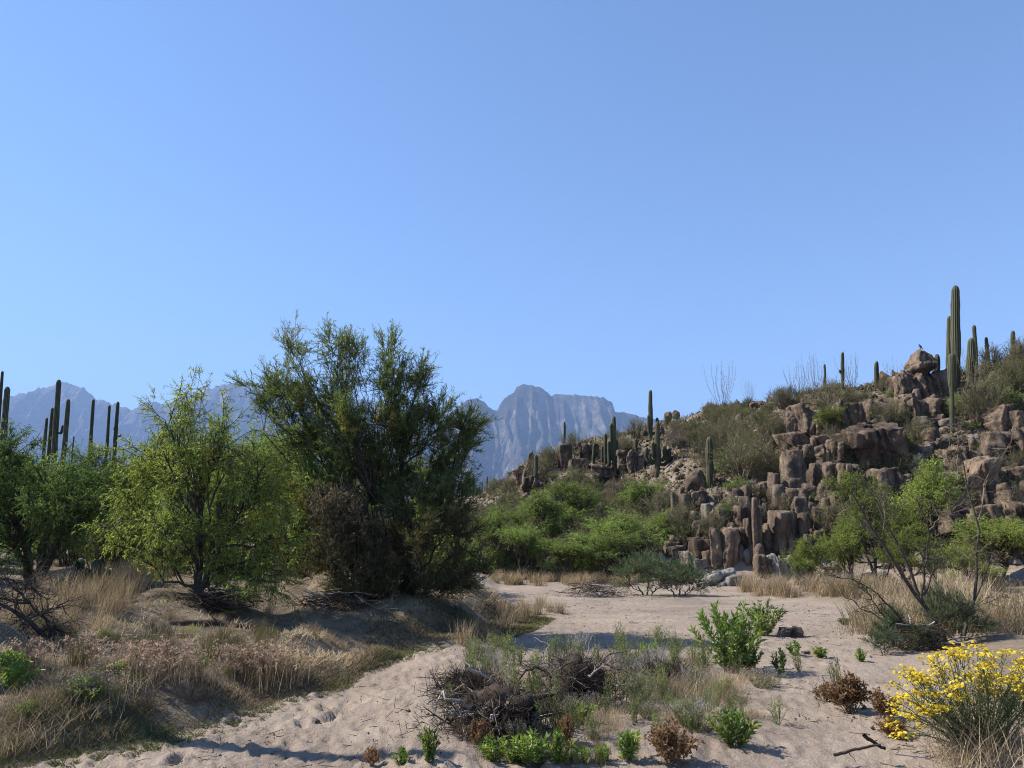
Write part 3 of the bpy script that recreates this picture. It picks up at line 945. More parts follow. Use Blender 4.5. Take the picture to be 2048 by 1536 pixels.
# ------------------------------------------------------------------ saguaros
def column_geo(path, rad, ribs=14):
    """a ribbed cactus column along a path, with a rounded tip"""
    path = np.asarray(path, float)
    rad = np.asarray(rad, float)
    L = np.concatenate([[0], np.cumsum(np.linalg.norm(np.diff(path, axis=0), axis=1))])
    K = 22
    t = np.concatenate([np.linspace(0, L[-1] - rad[-1] * 1.6, K), L[-1] - rad[-1] * np.array([1.0, 0.55, 0.25, 0.08, 0.0])])
    P = np.stack([np.interp(t, L, path[:, i]) for i in range(3)], -1)
    r = np.interp(t, L, rad)
    r = r * (1 + .05 * np.sin(t * 3.1 + rad[0] * 900) + .03 * np.sin(t * 7.7 + rad[0] * 500))
    r[K:] = r[K - 1] / max(r[K - 1], 1e-6) * rad[-1] * np.array([0.93, 0.76, 0.55, 0.32, 0.06])
    T = unit(np.gradient(P, axis=0))
    U = np.tile(np.array([1.0, 0, 0]), (len(P), 1))
    U = unit(U - T * np.sum(U * T, -1, keepdims=True))
    W = np.cross(T, U)
    n = ribs * (4 if rad.max() > 0.13 else 2)
    an = np.arange(n) * 2 * np.pi / n
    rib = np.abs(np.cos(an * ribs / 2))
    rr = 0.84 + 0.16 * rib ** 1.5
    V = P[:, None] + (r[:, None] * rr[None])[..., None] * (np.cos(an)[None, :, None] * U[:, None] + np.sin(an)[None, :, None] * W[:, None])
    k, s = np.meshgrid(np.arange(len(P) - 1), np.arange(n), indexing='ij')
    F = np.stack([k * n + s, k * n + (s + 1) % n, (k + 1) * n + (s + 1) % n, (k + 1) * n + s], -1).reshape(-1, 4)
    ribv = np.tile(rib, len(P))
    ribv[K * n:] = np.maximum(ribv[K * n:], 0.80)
    return V.reshape(-1, 3), F, ribv


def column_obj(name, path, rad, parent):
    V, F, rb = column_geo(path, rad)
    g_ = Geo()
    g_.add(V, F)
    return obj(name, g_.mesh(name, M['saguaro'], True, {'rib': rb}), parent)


def saguaro(label, x, ytop, ybase, w, arms=(), depth=None, group=None, lean=0, waist=None):
    """x, rows and width are photo pixels; arms = (x, y joint, x tip, y tip, width)"""
    p = hit(x, ybase) if depth is None else None
    if p is None:
        d = depth or 48
        a = at(x, ybase, d)
        p = np.array([a[0], d, hz1(a[0], d)])
    k = mpp(p[1], p[2])
    KEEP.append((min([x] + [a[2] for a in arms]) - w - 6, ybase - 8, max([x] + [a[2] for a in arms]) + w + 6, ybase + 42, 1.0))
    e = thing('saguaro', label, 'cactus', Vector(p), group)
    top = at(x + lean, ytop, p[1]) - p
    r = w * k * 0.5
    sw = random.uniform(-.05, .05)
    if waist:
        pts = [np.array([0, 0, -0.4]), top * 0.15, top * 0.5, top * 0.58, top * 0.66, top * 0.85, top]
        rad = [r * .5, r * .5, r * .52, r * .7, r * 0.98, r, r * .9]
    else:
        pts = [np.array([0, 0, -0.4]), top * 0.08, top * 0.35 + np.array([sw, 0, 0]), top * 0.7 + np.array([-sw * .5, 0, 0]), top]
        rad = [r * .85, r * .9, r * 1.0, r * 0.98, r * .80]
    column_obj('trunk', pts, rad, e)
    for (ax, aj, tx, ty, aw) in arms:
        j = at(ax, aj, p[1]) - p
        t = at(tx, ty, p[1]) - p
        dy = random.uniform(-.25, .25) * abs(t[0] - j[0])
        out = np.array([t[0], dy, j[2]])
        low = np.array([j[0] + (t[0] - j[0]) * .55, dy * .5, j[2] - 0.03])
        el = np.array([t[0] * .97 + j[0] * .03, dy, j[2] + min(0.35 * abs(t[0] - j[0]) + .1, .4 * abs(t[2] - j[2]))])
        ra = aw * k * .5
        column_obj('arm', [j, low, (low + el) / 2 + (out - (low + el) / 2) * .25, el, t * .5 + el * .5, t + np.array([0, dy, 0])], [ra * .7, ra * .85, ra * .95, ra, ra, ra * .85], e)
    return e


saguaro('tallest saguaro on the hilltop, a thick single column beside the rock spire', 1911, 571, 772, 18)
saguaro('slim saguaro pressed close behind the tallest column', 1899, 632, 768, 12)
saguaro('club-shaped saguaro on a thin pale waist in front of the tallest column', 1904, 706, 874, 16, waist=1)
saguaro('stout saguaro with a pale crown, one step from the tallest column', 1942, 676, 770, 16)
saguaro('thin saguaro rising just behind the stout pale-crowned one', 1948, 650, 742, 9)
saguaro('short plain saguaro between the rock spire and the tallest column', 1874, 708, 758, 12)
saguaro('short saguaro stub showing above the palo verde brush on the hilltop', 1972, 674, 722, 8)
saguaro('single thin saguaro above the palo verde brush at the end of the hilltop', 2026, 661, 722, 9)
saguaro('slender saguaro pole on the skyline between ocotillo wands', 1649, 728, 778, 5)
saguaro('slender skyline saguaro with a short stub arm like a perched bird', 1685, 704, 778, 7, [(1684, 745, 1679, 739, 4)])
saguaro('short bare skyline saguaro before the rock spire', 1753, 722, 778, 9)
saguaro('lone pale-tipped saguaro column beside the spreading palo verde', 1419, 873, 972, 15)
saguaro('tall thin saguaro with two upright side arms above the candelabra saguaro', 1301, 780, 884, 9, [(1301, 868, 1297, 829, 7), (1302, 866, 1314, 835, 7)])
saguaro('candelabra saguaro with many upturned arms in front of the hill', 1315, 843, 950, 11,
        [(1315, 925, 1293, 893, 9), (1315, 915, 1305, 883, 8), (1317, 922, 1319, 897, 7), (1315, 920, 1330, 892, 8), (1315, 928, 1339, 894, 9), (1314, 922, 1299, 905, 6)])
saguaro('many-stemmed saguaro cluster with one tall central stem', 1228, 832, 945, 9, [(1228, 918, 1222, 846, 8), (1228, 925, 1233, 878, 8), (1227, 930, 1217, 882, 7), (1229, 932, 1236, 893, 7)])
saguaro('slim saguaro close beside the many-stemmed cluster', 1211, 866, 934, 7)
saguaro('low saguaro column at the outer edge of the many-stemmed cluster', 1205, 890, 930, 7)
saguaro('single short saguaro standing on the rock ledge', 1188, 887, 932, 7)
saguaro('lonely thin saguaro with one curled arm on the low ridge', 1129, 843, 908, 5, [(1128, 898, 1123, 887, 4)])
saguaro('small saguaro spike below the tall thin skyline saguaro', 1272, 877, 910, 6)
saguaro('saguaro beside the leaning dark rock slab, with leaning arms', 1072, 909, 986, 9, [(1073, 975, 1086, 958, 6), (1073, 980, 1093, 958, 6), (1071, 978, 1056, 968, 6)])
for (x, t, w) in [(934, 969, 4), (941, 964, 3), (947, 948, 5), (954, 975, 4), (959, 973, 4), (964, 965, 3), (974, 952, 3.5), (979, 972, 4), (985, 975, 3)]:
    saguaro('thin far saguaro in the stand seen through the gap between trees and hill', x, t, 1004, w, depth=70, group='far stand of saguaros in the gap')
saguaro('tallest saguaro above the mesquite thicket, with a slanting arm at its base', 118, 759, 900, 11.5, [(117, 866, 126, 850, 6)], depth=46)
saguaro('leaning saguaro next to the tallest one above the mesquite thicket', 133, 798, 900, 10, depth=45, lean=4)
saguaro('short saguaro stub tucked beside the tallest one above the thicket', 105, 815, 900, 7.5, depth=47)
saguaro('lowest saguaro tip in the row above the mesquite thicket', 94, 835, 900, 7, depth=48)
saguaro('straight lone saguaro above the dip in the mesquite thicket', 187, 798, 915, 7.5, depth=46)
saguaro('slim straight saguaro paired with the knobby-armed one', 219, 810, 900, 6.5, depth=48)
saguaro('saguaro with a knobby short arm above the mesquite thicket', 236, 803, 900, 8, [(235, 862, 230, 853, 5), (237, 872, 242, 868, 4)], depth=48)
saguaro('thin saguaro pole at the edge of the frame above the dark tree', 5, 742, 900, 7, depth=44)
saguaro('thick broken-topped saguaro stump above the dark tree', 15, 773, 900, 13, depth=42)
saguaro('tiny saguaro tip peeping over the mesquite thicket', 148, 872, 910, 3.5, depth=60)

# the bird on the spire
p = hit(1840, 800)
sp_ob = max((o for o in bpy.data.objects if o.name.startswith('rock_block') and o.parent and 'spire' in o.parent['label']), key=lambda o: o.location.z)
_v = np.array([v.co[:] for v in sp_ob.data.vertices])
_m = np.array(sp_ob.rotation_euler.to_matrix())
_v = _v @ _m.T + np.array(sp_ob.location) + np.array(sp_ob.parent.location)
bp = _v[np.argmax(_v[:, 2])]
k = mpp(p[1], p[2])
bird = thing('bird', 'small dark bird perched on the tip of the pointed rock spire', 'bird', Vector(bp) - Vector((0, 0, 0.02)))
G = Geo()
Vb = ICO3_V * np.array([0.055, 0.05, 0.085])
ang = R(-35)
rot = np.array([[math.cos(ang), 0, math.sin(ang)], [0, 1, 0], [-math.sin(ang), 0, math.cos(ang)]])
G.add(Vb @ rot.T + np.array([0, 0, 0.10]), ICO3_F)
G.add(ICO3_V * 0.034 + np.array([-0.06, 0, 0.185]), ICO3_F)
Vt, Ft = tubes([[[0.03, 0, 0.06], [0.09, 0, -0.01], [0.13, 0, -0.05]]], [[0.022, 0.02, 0.012]], 5)
G.add(Vt, Ft)
Vt, Ft = tubes([[[-0.085, 0, 0.187], [-0.125, 0, 0.182]]], [[0.012, 0.002]], 5)
G.add(Vt, Ft)
obj('body', G.mesh('bird', M['feather'], True), bird)
G = Geo()
Vt, Ft = tubes([[[0.0, .015, 0.05], [-0.005, .015, -0.03]], [[0.0, -.015, 0.05], [-0.005, -.015, -0.03]]], [[0.006, 0.005]] * 2, 4)
G.add(Vt, Ft)
obj('leg', G.mesh('leg', M['feather']), bird)

# ------------------------------------------------------------------ trees
def lobe_tree(seed, lobes, fork, rad, nsub=16, ntwig=12, nleaf=12, leaf=(0.07, 0.015), droop=0.5, up=0.0, twl=(0.18, 0.42), tintf=None, stems=None, side=0.6, density=1.0, subw=0.06, trunk_sides=7):
    """lobes: (x,y,z,rx,ry,rz) in metres from the base; returns wood and leaf geometry"""
    g = np.random.default_rng(seed)
    wood, leaf_g = Geo(), Geo()
    lobes = np.asarray(lobes, float)
    forks = np.atleast_2d(np.asarray(fork, float))
    if stems is None:
        stems = np.zeros((len(forks), 3))
    K = 8
    P = curve(np.asarray(stems) - np.array([0, 0, .15]), forks, K, [0, 0, 0], 0.03, g)
    Rr = rad * (1 - 0.35 * np.linspace(0, 1, K))[None] * np.ones((len(forks), 1))
    V, F = tubes(P, Rr, trunk_sides)
    wood.add(V, F)
    # limbs to the lobes
    d = np.linalg.norm(lobes[:, None, :3] - forks[None], axis=2)
    fi = np.argmin(d, 1)
    vol = (lobes[:, 3] * lobes[:, 4] * lobes[:, 5]) ** (1 / 3)
    tf = g.uniform(0.35, 1.0, len(lobes))
    P0 = np.stack([P[fi[i]][int(tf[i] * (K - 1))] if lobes[i, 2] < 1.6 * forks[fi[i], 2] + 1 else P[fi[i]][-1] for i in range(len(lobes))])
    L = curve(P0, lobes[:, :3] + g.normal(size=(len(lobes), 3)) * 0.1, 9, np.stack([0 * vol, 0 * vol, -0.06 + 0 * vol], -1) + g.normal(size=(len(lobes), 3)) * .05, 0.035, g)
    r0 = np.clip(rad * 0.55 * (vol / vol.max()) ** .6, 0.012, None)
    V, F = tubes(L, r0[:, None] * np.linspace(1, 0.35, 9)[None], 5)
    wood.add(V, F)
    # secondary branches
    ns = np.maximum(4, (nsub * (vol / vol.mean()) ** 1.6 * density).astype(int))
    li = np.repeat(np.arange(len(lobes)), ns)
    t = g.uniform(0.35, 1, len(li))
    A = L[li, (t * 8).astype(int)]
    dirv = unit(g.normal(size=(len(li), 3)))
    rr = g.random(len(li)) ** 0.5 * 1.0
    E = lobes[li, :3] + dirv * rr[:, None] * lobes[li, 3:6]
    E[:, 2] = np.maximum(E[:, 2], 0.06)
    S = curve(A, E, 6, np.tile(np.array([0, 0, 0.06 + up * .1 - droop * .04]), (len(li), 1)) + g.normal(size=(len(li), 3)) * subw, 0.03, g)
    V, F = tubes(S, np.clip(r0[li] * .4, .005, .016)[:, None] * np.linspace(1, 0.3, 6)[None], 3)
    wood.add(V, F)
    # twigs
    si = np.repeat(np.arange(len(li)), ntwig)
    t = g.uniform(0.3, 1, len(si)) ** 0.7
    f = t * 5
    k0 = np.minimum(f.astype(int), 4)
    w = (f - k0)[:, None]
    T0 = S[si, k0] * (1 - w) + S[si, k0 + 1] * w
    sd = unit(S[si, k0 + 1] - S[si, k0])
    out = unit(T0 - lobes[li[si], :3])
    td = unit(sd * 0.7 + out * 0.45 + g.normal(size=(len(si), 3)) * side + np.array([0, 0, up - 0.1 * droop]))
    tl = g.uniform(*twl, len(si))
    Q = np.stack([T0, T0 + td * tl[:, None] * .5, T0 + td * tl[:, None] + np.array([0, 0, -1]) * (tl * .25 * droop)[:, None]], 1)
    V, F = tubes(Q[:, ::2], np.tile([0.0038, 0.0018], (len(Q), 1)), 3)
    wood.add(V, F)
    # leaves
    ti = np.repeat(np.arange(len(si)), nleaf)
    u = g.random(len(ti))[:, None]
    C = Q[ti, 0] * (1 - u) ** 2 + 2 * u * (1 - u) * Q[ti, 1] + u ** 2 * Q[ti, 2]
    ax = unit(td[ti] * (0.5 + up) + g.normal(size=(len(ti), 3)) * 0.55 + np.array([0, 0, -droop + up]))
    ll = leaf[0] * g.uniform(0.6, 1.3, len(ti))
    V, F = leaves(C, ax, ll, leaf[1] * g.uniform(.7, 1.3, len(ti)), g)
    tint = np.clip(0.45 + 0.18 * g.normal(size=len(ti)) + 0.22 * vn3(*(C * 1.3).T, seed + 5), 0, 0.93)
    if tintf is not None:
        tint = tintf(C, tint, g)
    leaf_g.add(V, F, 0, tint)
    return wood, leaf_g


def px_lobes(lb, base_px, y, seed, thick=1.0):
    """lobes given in photo pixels (cx,cy,rx,ry) around a base point at depth y"""
    g = np.random.default_rng(seed)
    b = np.asarray(base_px)
    res = []
    for q in lb:
        off = g.uniform(-0.75, 0.75) * q[2] * mpp(y) * thick if len(q) < 5 else q[4]
        c = at(q[0], q[1], y + off) - b
        k = mpp(y + off)
        res.append((c[0], c[1], c[2], q[2] * k, q[2] * k * .9 * thick, q[3] * k))
    return res


def make_tree(name, label, cat, base, wood, lg, wm, lm, group=None):
    e = thing(name, label, cat, Vector(base), group)
    obj('trunk', wood.mesh('trunk', M[wm], True), e)
    obj('crown', lg.mesh('crown', M[lm]), e)
    return e


def on(px, py, d):
    """a ground point at depth d below the photo column px (row py gives the column)"""
    a = at(px, py, d)
    return np.array([a[0], d, hz1(a[0], d)])


def orange_tips(frac, seed):
    def f(C, t, g):
        n = vn3(*(C * 2.1).T, seed)
        return np.where((n > 0.62) & (g.random(len(t)) < frac), g.uniform(0.95, 1, len(t)), t)
    return f


# the young mesquite in front of the thicket
B = on(390, 1225, 12.2)
lb = px_lobes([(388, 786, 50, 46), (425, 800, 40, 40), (335, 822, 58, 52), (292, 905, 80, 62), (445, 868, 74, 74), (380, 915, 95, 70), (262, 980, 66, 62), (505, 925, 72, 80), (565, 985, 62, 74), (300, 1045, 74, 52),
               (480, 1030, 92, 66), (568, 1075, 60, 56), (400, 1070, 86, 44), (520, 1130, 70, 40), (330, 1105, 56, 38), (450, 1110, 60, 40), (470, 1180, 60, 22), (240, 1045, 50, 45), (560, 1160, 50, 30)], B, 12.2, 1)
w, l = lobe_tree(11, lb, [[0.02, 0, 0.75], [0.22, 0.1, 1.5], [-.1, .1, 1.9]], 0.055, 15, 12, 12, (0.066, 0.0122), 0.75, 0, (0.15, 0.36), orange_tips(.55, 71), stems=[[0, 0, 0], [0.03, 0, 0], [0, 0.02, 0]])
make_tree('mesquite_tree', 'young yellow-green mesquite with dark forked trunk standing before the feathery tamarisk', 'tree', B, w, l, 'bark', 'mesq')

# the big tamarisk
B = on(800, 1262, 13.8)
tam = [(578, 690, 26, 54), (560, 780, 54, 50), (512, 775, 40, 46), (668, 688, 30, 54), (705, 715, 30, 46), (655, 780, 56, 56), (777, 700, 24, 46), (782, 760, 42, 46), (845, 738, 32, 24), (812, 790, 56, 38),
       (600, 860, 76, 56), (700, 855, 84, 62), (800, 865, 84, 62), (884, 835, 52, 40), (932, 845, 44, 36), (940, 895, 34, 40), (885, 925, 70, 52), (760, 955, 104, 74), (660, 955, 66, 66), (862, 1005, 92, 62),
       (905, 965, 50, 44), (620, 1000, 50, 60)]
lb = px_lobes(tam, B, 13.8, 2, 1.2)


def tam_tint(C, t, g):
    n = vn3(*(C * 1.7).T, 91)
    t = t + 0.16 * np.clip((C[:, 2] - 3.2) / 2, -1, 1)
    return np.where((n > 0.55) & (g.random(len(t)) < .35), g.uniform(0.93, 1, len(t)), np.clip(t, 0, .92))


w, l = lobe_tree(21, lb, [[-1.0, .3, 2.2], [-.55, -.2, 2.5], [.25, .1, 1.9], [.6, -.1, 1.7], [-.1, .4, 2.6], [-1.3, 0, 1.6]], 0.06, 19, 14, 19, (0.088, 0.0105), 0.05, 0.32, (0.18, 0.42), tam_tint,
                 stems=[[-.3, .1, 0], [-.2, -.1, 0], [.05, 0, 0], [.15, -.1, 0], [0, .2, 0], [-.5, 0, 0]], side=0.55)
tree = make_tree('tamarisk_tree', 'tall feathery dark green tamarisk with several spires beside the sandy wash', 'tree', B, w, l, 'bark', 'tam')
low = [(860, 1065, 100, 64), (935, 1065, 48, 52), (780, 1085, 128, 76), (690, 1085, 80, 76), (905, 1145, 76, 48), (770, 1170, 140, 62), (965, 1140, 32, 44), (640, 1150, 60, 52), (850, 1200, 100, 40), (700, 1215, 80, 34)]
lb = px_lobes(low, B, 13.6, 3, 1.1)
w, l = lobe_tree(22, lb, [[-.8, 0, .5], [-.3, -.3, .7], [.35, -.1, .6], [.7, .1, .5], [0, .2, .8]], 0.03, 24, 13, 12, (0.09, 0.009), -0.2, 0.45, (0.18, 0.4), None,
                 stems=[[-.5, 0, 0], [-.2, -.2, 0], [.1, 0, 0], [.3, 0, 0], [0, .2, 0]], side=0.5)
obj('lower_branches', w.mesh('lower_branches', M['bark'], True), tree)
obj('lower_spray', l.mesh('lower_spray', M['tam_low']), tree)

# dry seed-headed tamarisk shoots at its foot
B2 = on(690, 1225, 13.0)
lb = px_lobes([(690, 1000, 50, 30), (650, 1040, 46, 50), (720, 1050, 50, 50), (670, 1110, 60, 50), (760, 1100, 50, 60), (640, 1000, 26, 30)], B2, 13.0, 4, .8)
w, l = lobe_tree(23, lb, [[-.2, 0, .8], [.2, 0, .8]], 0.02, 16, 10, 12, (0.06, 0.013), -0.2, 0.5, (0.15, 0.35), lambda C, t, g: np.clip(t - .1 + .5 * (C[:, 2] > 1.25) * g.random(len(t)), 0, 1), side=.5)
make_tree('tamarisk_bush', 'dry tan tamarisk bush with faded flower plumes at the tamarisk foot', 'bush', B2, w, l, 'bark', 'tam_brown')

# dark spreading mesquite at the edge of the frame
B = on(70, 1185, 14.5)
lb = px_lobes([(20, 895, 60, 46), (80, 930, 80, 46), (150, 960, 76, 56), (30, 975, 90, 56), (110, 1010, 96, 56), (196, 1010, 52, 56), (20, 1055, 80, 56), (150, 1055, 56, 46), (-80, 950, 100, 86), (-90, 1060, 90, 60), (205, 950, 40, 40), (40, 1110, 50, 28), (-30, 890, 70, 50)], B, 14.5, 5)
w, l = lobe_tree(31, lb, [[.1, 0, 1.1], [-.5, 0, 1.3], [.4, .1, 1.4]], 0.09, 18, 13, 12, (0.065, 0.016), 0.45, 0, (0.18, 0.4), None)
make_tree('mesquite_tree', 'dense dark green mesquite with low dark limbs beyond the dead branches', 'tree', B, w, l, 'bark', 'mesq_dark')

# mesquites of the thicket behind, and on the far bank
protos = []
for k in range(4):
    g = np.random.default_rng(50 + k)
    lobes = []
    for q in range(11):
        a = q / 11 * 6.28 + g.uniform(-.4, .4)
        r = g.uniform(0.5, 1.45) * (1.0 if q % 3 else 0.3)
        zz = g.uniform(1.0, 2.9) if r > 0.8 else g.uniform(2.3, 3.3)
        lobes.append((r * math.cos(a), r * math.sin(a), zz, g.uniform(.5, .85), g.uniform(.5, .85), g.uniform(.32, .6)))
    w, l = lobe_tree(60 + k, lobes, [[.1, 0, .7], [-.3, .1, .9], [.3, -.2, .8]], 0.07, 15, 11, 10, (0.085, 0.022), 0.35, 0, (0.18, 0.42), None)
    protos.append((w.mesh('trunk', M['bark'], True), l.mesh('crown', M['mesq_far'])))


def mesquite(label, px, py_top, depth, wpx, kind=0, group=None, near=False, py_base=None, name='mesquite_tree', loc=None):
    p = loc if loc is not None else (on(px, 1100, depth) if py_base is None else hit(px, py_base))
    top = at(px, py_top, p[1])[2]
    h = max(0.8, top - p[2])
    e = thing(name, label, 'tree', Vector(p), group)
    tr = obj('trunk', protos[kind][0], e)
    cr = obj('crown', protos[kind][1], e)
    if near:
        cr.material_slots[0].link = 'OBJECT'
        cr.material_slots[0].material = M['mesq']
    s = h / 3.75
    sw = wpx * mpp(p[1], p[2]) / 3.9
    e.scale = (sw, sw, s)
    e.rotation_euler = (0, 0, random.uniform(0, 6.28))
    return e


TH = 'mesquites of the thicket on the bank'
for i, (x, t, d, w_) in enumerate([(470, 900, 18.5, 240), (580, 880, 17.2, 220), (640, 930, 17.5, 240), (-60, 860, 19, 300), (95, 885, 20, 240), (210, 880, 19, 230), (285, 850, 21, 240), (420, 830, 22, 280), (520, 815, 19, 260), (600, 850, 17.5, 220), (660, 870, 21, 250), (350, 900, 17, 220), (180, 905, 24, 280), (760, 900, 24, 260), (-150, 880, 24, 350), (60, 900, 27, 300)]):
    mesquite('green mesquite crowded into the thicket behind the young mesquite and tamarisk', x, t, d, w_, i % 4, TH, False)
SH0 = []
FAR = [(985, 1018, 33, 110, 1152, 'rounded green mesquite where the far bank meets the dark tamarisk'),
       (1048, 1030, 31.5, 110, 1150, 'open mesquite with a dark bare trunk on the far bank'),
       (1010, 1000, 39, 130, 1110, 'pale mesquite behind the open dark-trunked one'),
       (1095, 972, 40, 170, 1105, 'broad bright mesquite below the saguaro cluster'),
       (1165, 960, 42, 170, 1090, 'high mesquite crown below the low rock ledge'),
       (1140, 1068, 31, 150, 1158, 'low bushy mesquite trailing to the straw on the far bank'),
       (1232, 1012, 32.5, 190, 1152, 'wide feathery mesquite with arching dark limbs by the hill foot'),
       (1290, 955, 39, 130, 1048, 'bright green mesquite under the candelabra saguaro'),
       (1215, 1060, 31, 130, 1158, 'small mesquite in front of the wide feathery one'),
       (1075, 1060, 33, 110, 1150, 'small pale mesquite squeezed between far bank trees'),
       (1330, 1015, 34.5, 110, 1095, 'thin grey-green mesquite beside the balanced boulder stack')]
for i, (x, t, d, w_, b, l_) in enumerate(FAR):
    mesquite(l_, x, t, d, w_ * 1.3, (i * 3 + 1) % 4, None, False, None if d < 34 else b)
RT = [(1862, 900, 26.5, 170, 'tall bright green mesquite growing up against the broken cliff'), (1745, 935, 26, 150, 'bushy mesquite under the huge wedge boulder'), (1985, 1005, 23, 190, 'wide mesquite rooted in straw grass beyond the bare forked tree'),
      (1620, 1065, 25.5, 100, 'small round vivid green mesquite at the foot of the tall columns'), (1700, 1010, 25.5, 110, 'slim green mesquite with pale twigs before the cliff'), (1930, 1090, 22, 110, 'low young mesquite behind the bare forked tree'),
      (2070, 1020, 22, 160, 'mesquite cut by the frame edge above the straw grass'), (1810, 1050, 24.5, 120, 'mesquite half hidden behind the leaning dark stems'), (1665, 810, 36, 80, 'bright green bush-like mesquite between the cliff top and the upright block')]
for i, (x, t, d, w_, l_) in enumerate(RT):
    mesquite(l_, x, t, d, w_ * 1.45, (i * 3 + 2) % 4, None, True, 876 if d > 30 else None)


# ------------------------------------------------------------------ shrubs and herbs
def shrub_mesh(seed, h=1.0, r=0.8, nst=26, ntw=9, nlf=8, leaf=(0.05, 0.018), up=0.5, mats=('twig', 'olive'), straight=False, tint=0.5, tw=(0.15, 0.4)):
    g = np.random.default_rng(seed)
    G = Geo()
    a = g.random(nst) * 6.283
    el = g.random(nst) ** .7
    rr = r * el * g.uniform(.6, 1.05, nst)
    zz = h * (1 - 0.45 * el ** 2) * g.uniform(.7, 1.05, nst)
    P1 = np.stack([rr * np.cos(a), rr * np.sin(a), zz], -1)
    P0 = np.stack([0.1 * r * np.cos(a), .1 * r * np.sin(a), -0.06 + 0 * a], -1)
    S = curve(P0, P1, 6, np.tile([0, 0, .08], (nst, 1)) + g.normal(size=(nst, 3)) * .06, .03 if not straight else .012, g)
    V, F = tubes(S, np.full((nst, 1), .012 * h + .003) * np.linspace(1, .35, 6)[None], 3)
    G.add(V, F, 0)
    si = np.repeat(np.arange(nst), ntw)
    f = g.uniform(.3, 1, len(si)) * 5
    k0 = np.minimum(f.astype(int), 4)
    w = (f - k0)[:, None]
    T0 = S[si, k0] * (1 - w) + S[si, k0 + 1] * w
    sd = unit(S[si, k0 + 1] - S[si, k0])
    td = unit(sd * .8 + g.normal(size=(len(si), 3)) * .55 + np.array([0, 0, up * .5]))
    tl = g.uniform(*tw, len(si)) * h
    Q = np.stack([T0, T0 + td * tl[:, None] * .5, T0 + td * tl[:, None]], 1)
    V, F = tubes(Q[:, ::2], np.tile([0.0048, 0.002], (len(Q), 1)) * (h * .6 + .2), 3)
    G.add(V, F, 0)
    if nlf:
        ti = np.repeat(np.arange(len(si)), nlf)
        u = g.random(len(ti))[:, None]
        C = Q[ti, 0] * (1 - u) + Q[ti, 2] * u
        ax = unit(td[ti] * .6 + g.normal(size=(len(ti), 3)) * .7 + np.array([0, 0, up * .4]))
        V, F = leaves(C, ax, leaf[0] * g.uniform(.6, 1.3, len(ti)), leaf[1] * g.uniform(.7, 1.3, len(ti)), g)
        G.add(V, F, 1, np.clip(tint + .2 * g.normal(size=len(ti)) + .15 * vn3(*(C * 3).T, seed), 0, 1))
    return G.mesh('shrub', [M[m] for m in mats])


def ocotillo_mesh(seed):
    g = np.random.default_rng(seed)
    n = 15
    a = g.random(n) * 6.283
    el = g.uniform(.1, .75, n)
    P1 = np.stack([el * np.cos(a) * 1.3, el * np.sin(a) * 1.3, g.uniform(1.6, 2.7, n)], -1)
    S = curve(np.zeros((n, 3)), P1, 8, np.stack([.08 * np.cos(a), .08 * np.sin(a), 0 * a], -1), .015, g)
    G = Geo()
    V, F = tubes(S, np.full((n, 1), .013) * np.linspace(1, .35, 8)[None], 4)
    G.add(V, F, 0)
    C = S[:, 2:].reshape(-1, 3).repeat(4, 0) + g.normal(size=(n * 24, 3)) * .04
    V, F = leaves(C, unit(g.normal(size=C.shape)), .05, .02, g)
    G.add(V, F, 1, .6)
    return G.mesh('ocotillo', [M['twig'], M['olive']])


def cane_mesh(seed):
    return None


SH = {
    'palo_verde_shrub': [shrub_mesh(200 + k, 1.5, 1.25, 34, 13, 8, (.05, .02), .6, ('twig', 'olive'), tint=.55) for k in range(3)],
    'creosote_bush': [shrub_mesh(210 + k, 1.1, .8, 26, 10, 9, (.045, .022), .5, ('bark', 'darkgreen')) for k in range(3)],
    'brittlebush': [shrub_mesh(220 + k, .6, .6, 30, 8, 7, (.06, .03), .3, ('twig', 'greybush'), tw=(.15, .35)) for k in range(3)],
    'bursage_bush': [shrub_mesh(230 + k, .7, .8, 30, 9, 8, (.05, .026), .3, ('twig', 'mesq_far'), tint=.45) for k in range(2)],
    'dead_bush': [shrub_mesh(240 + k, .8, .75, 34, 14, 0, mats=('twig',)) for k in range(2)],
    'ocotillo': [ocotillo_mesh(250 + k) for k in range(2)],
}
SLAB = {'palo_verde_shrub': ('olive palo verde shrub growing between rocks on the hillside', 'shrub', 'palo verde shrubs on the hillside'),
        'creosote_bush': ('dark green creosote bush on the rocky hillside', 'bush', 'creosote bushes on the hillside'),
        'brittlebush': ('low dry grey brittlebush mound on the rocky hillside', 'bush', 'brittlebushes on the hillside'),
        'bursage_bush': ('small leafy green bush among the hillside rocks', 'bush', 'green bushes on the hillside'),
        'dead_bush': ('bare brown dead bush among the hillside rocks', 'bush', 'dead bushes on the hillside')}


def put(kind, p, s, label=None, cat=None, group=None, var=None):
    ms = SH[kind]
    o = obj(kind, ms[random.randrange(len(ms)) if var is None else var])
    o.location = p
    o.scale = (s * random.uniform(.85, 1.15), s * random.uniform(.85, 1.15), s * random.uniform(.85, 1.15))
    o.rotation_euler = (0, 0, random.uniform(0, 6.28))
    d = SLAB.get(kind)
    return tag(o, label or d[0], cat or d[1], group or (d[2] if label is None else None))


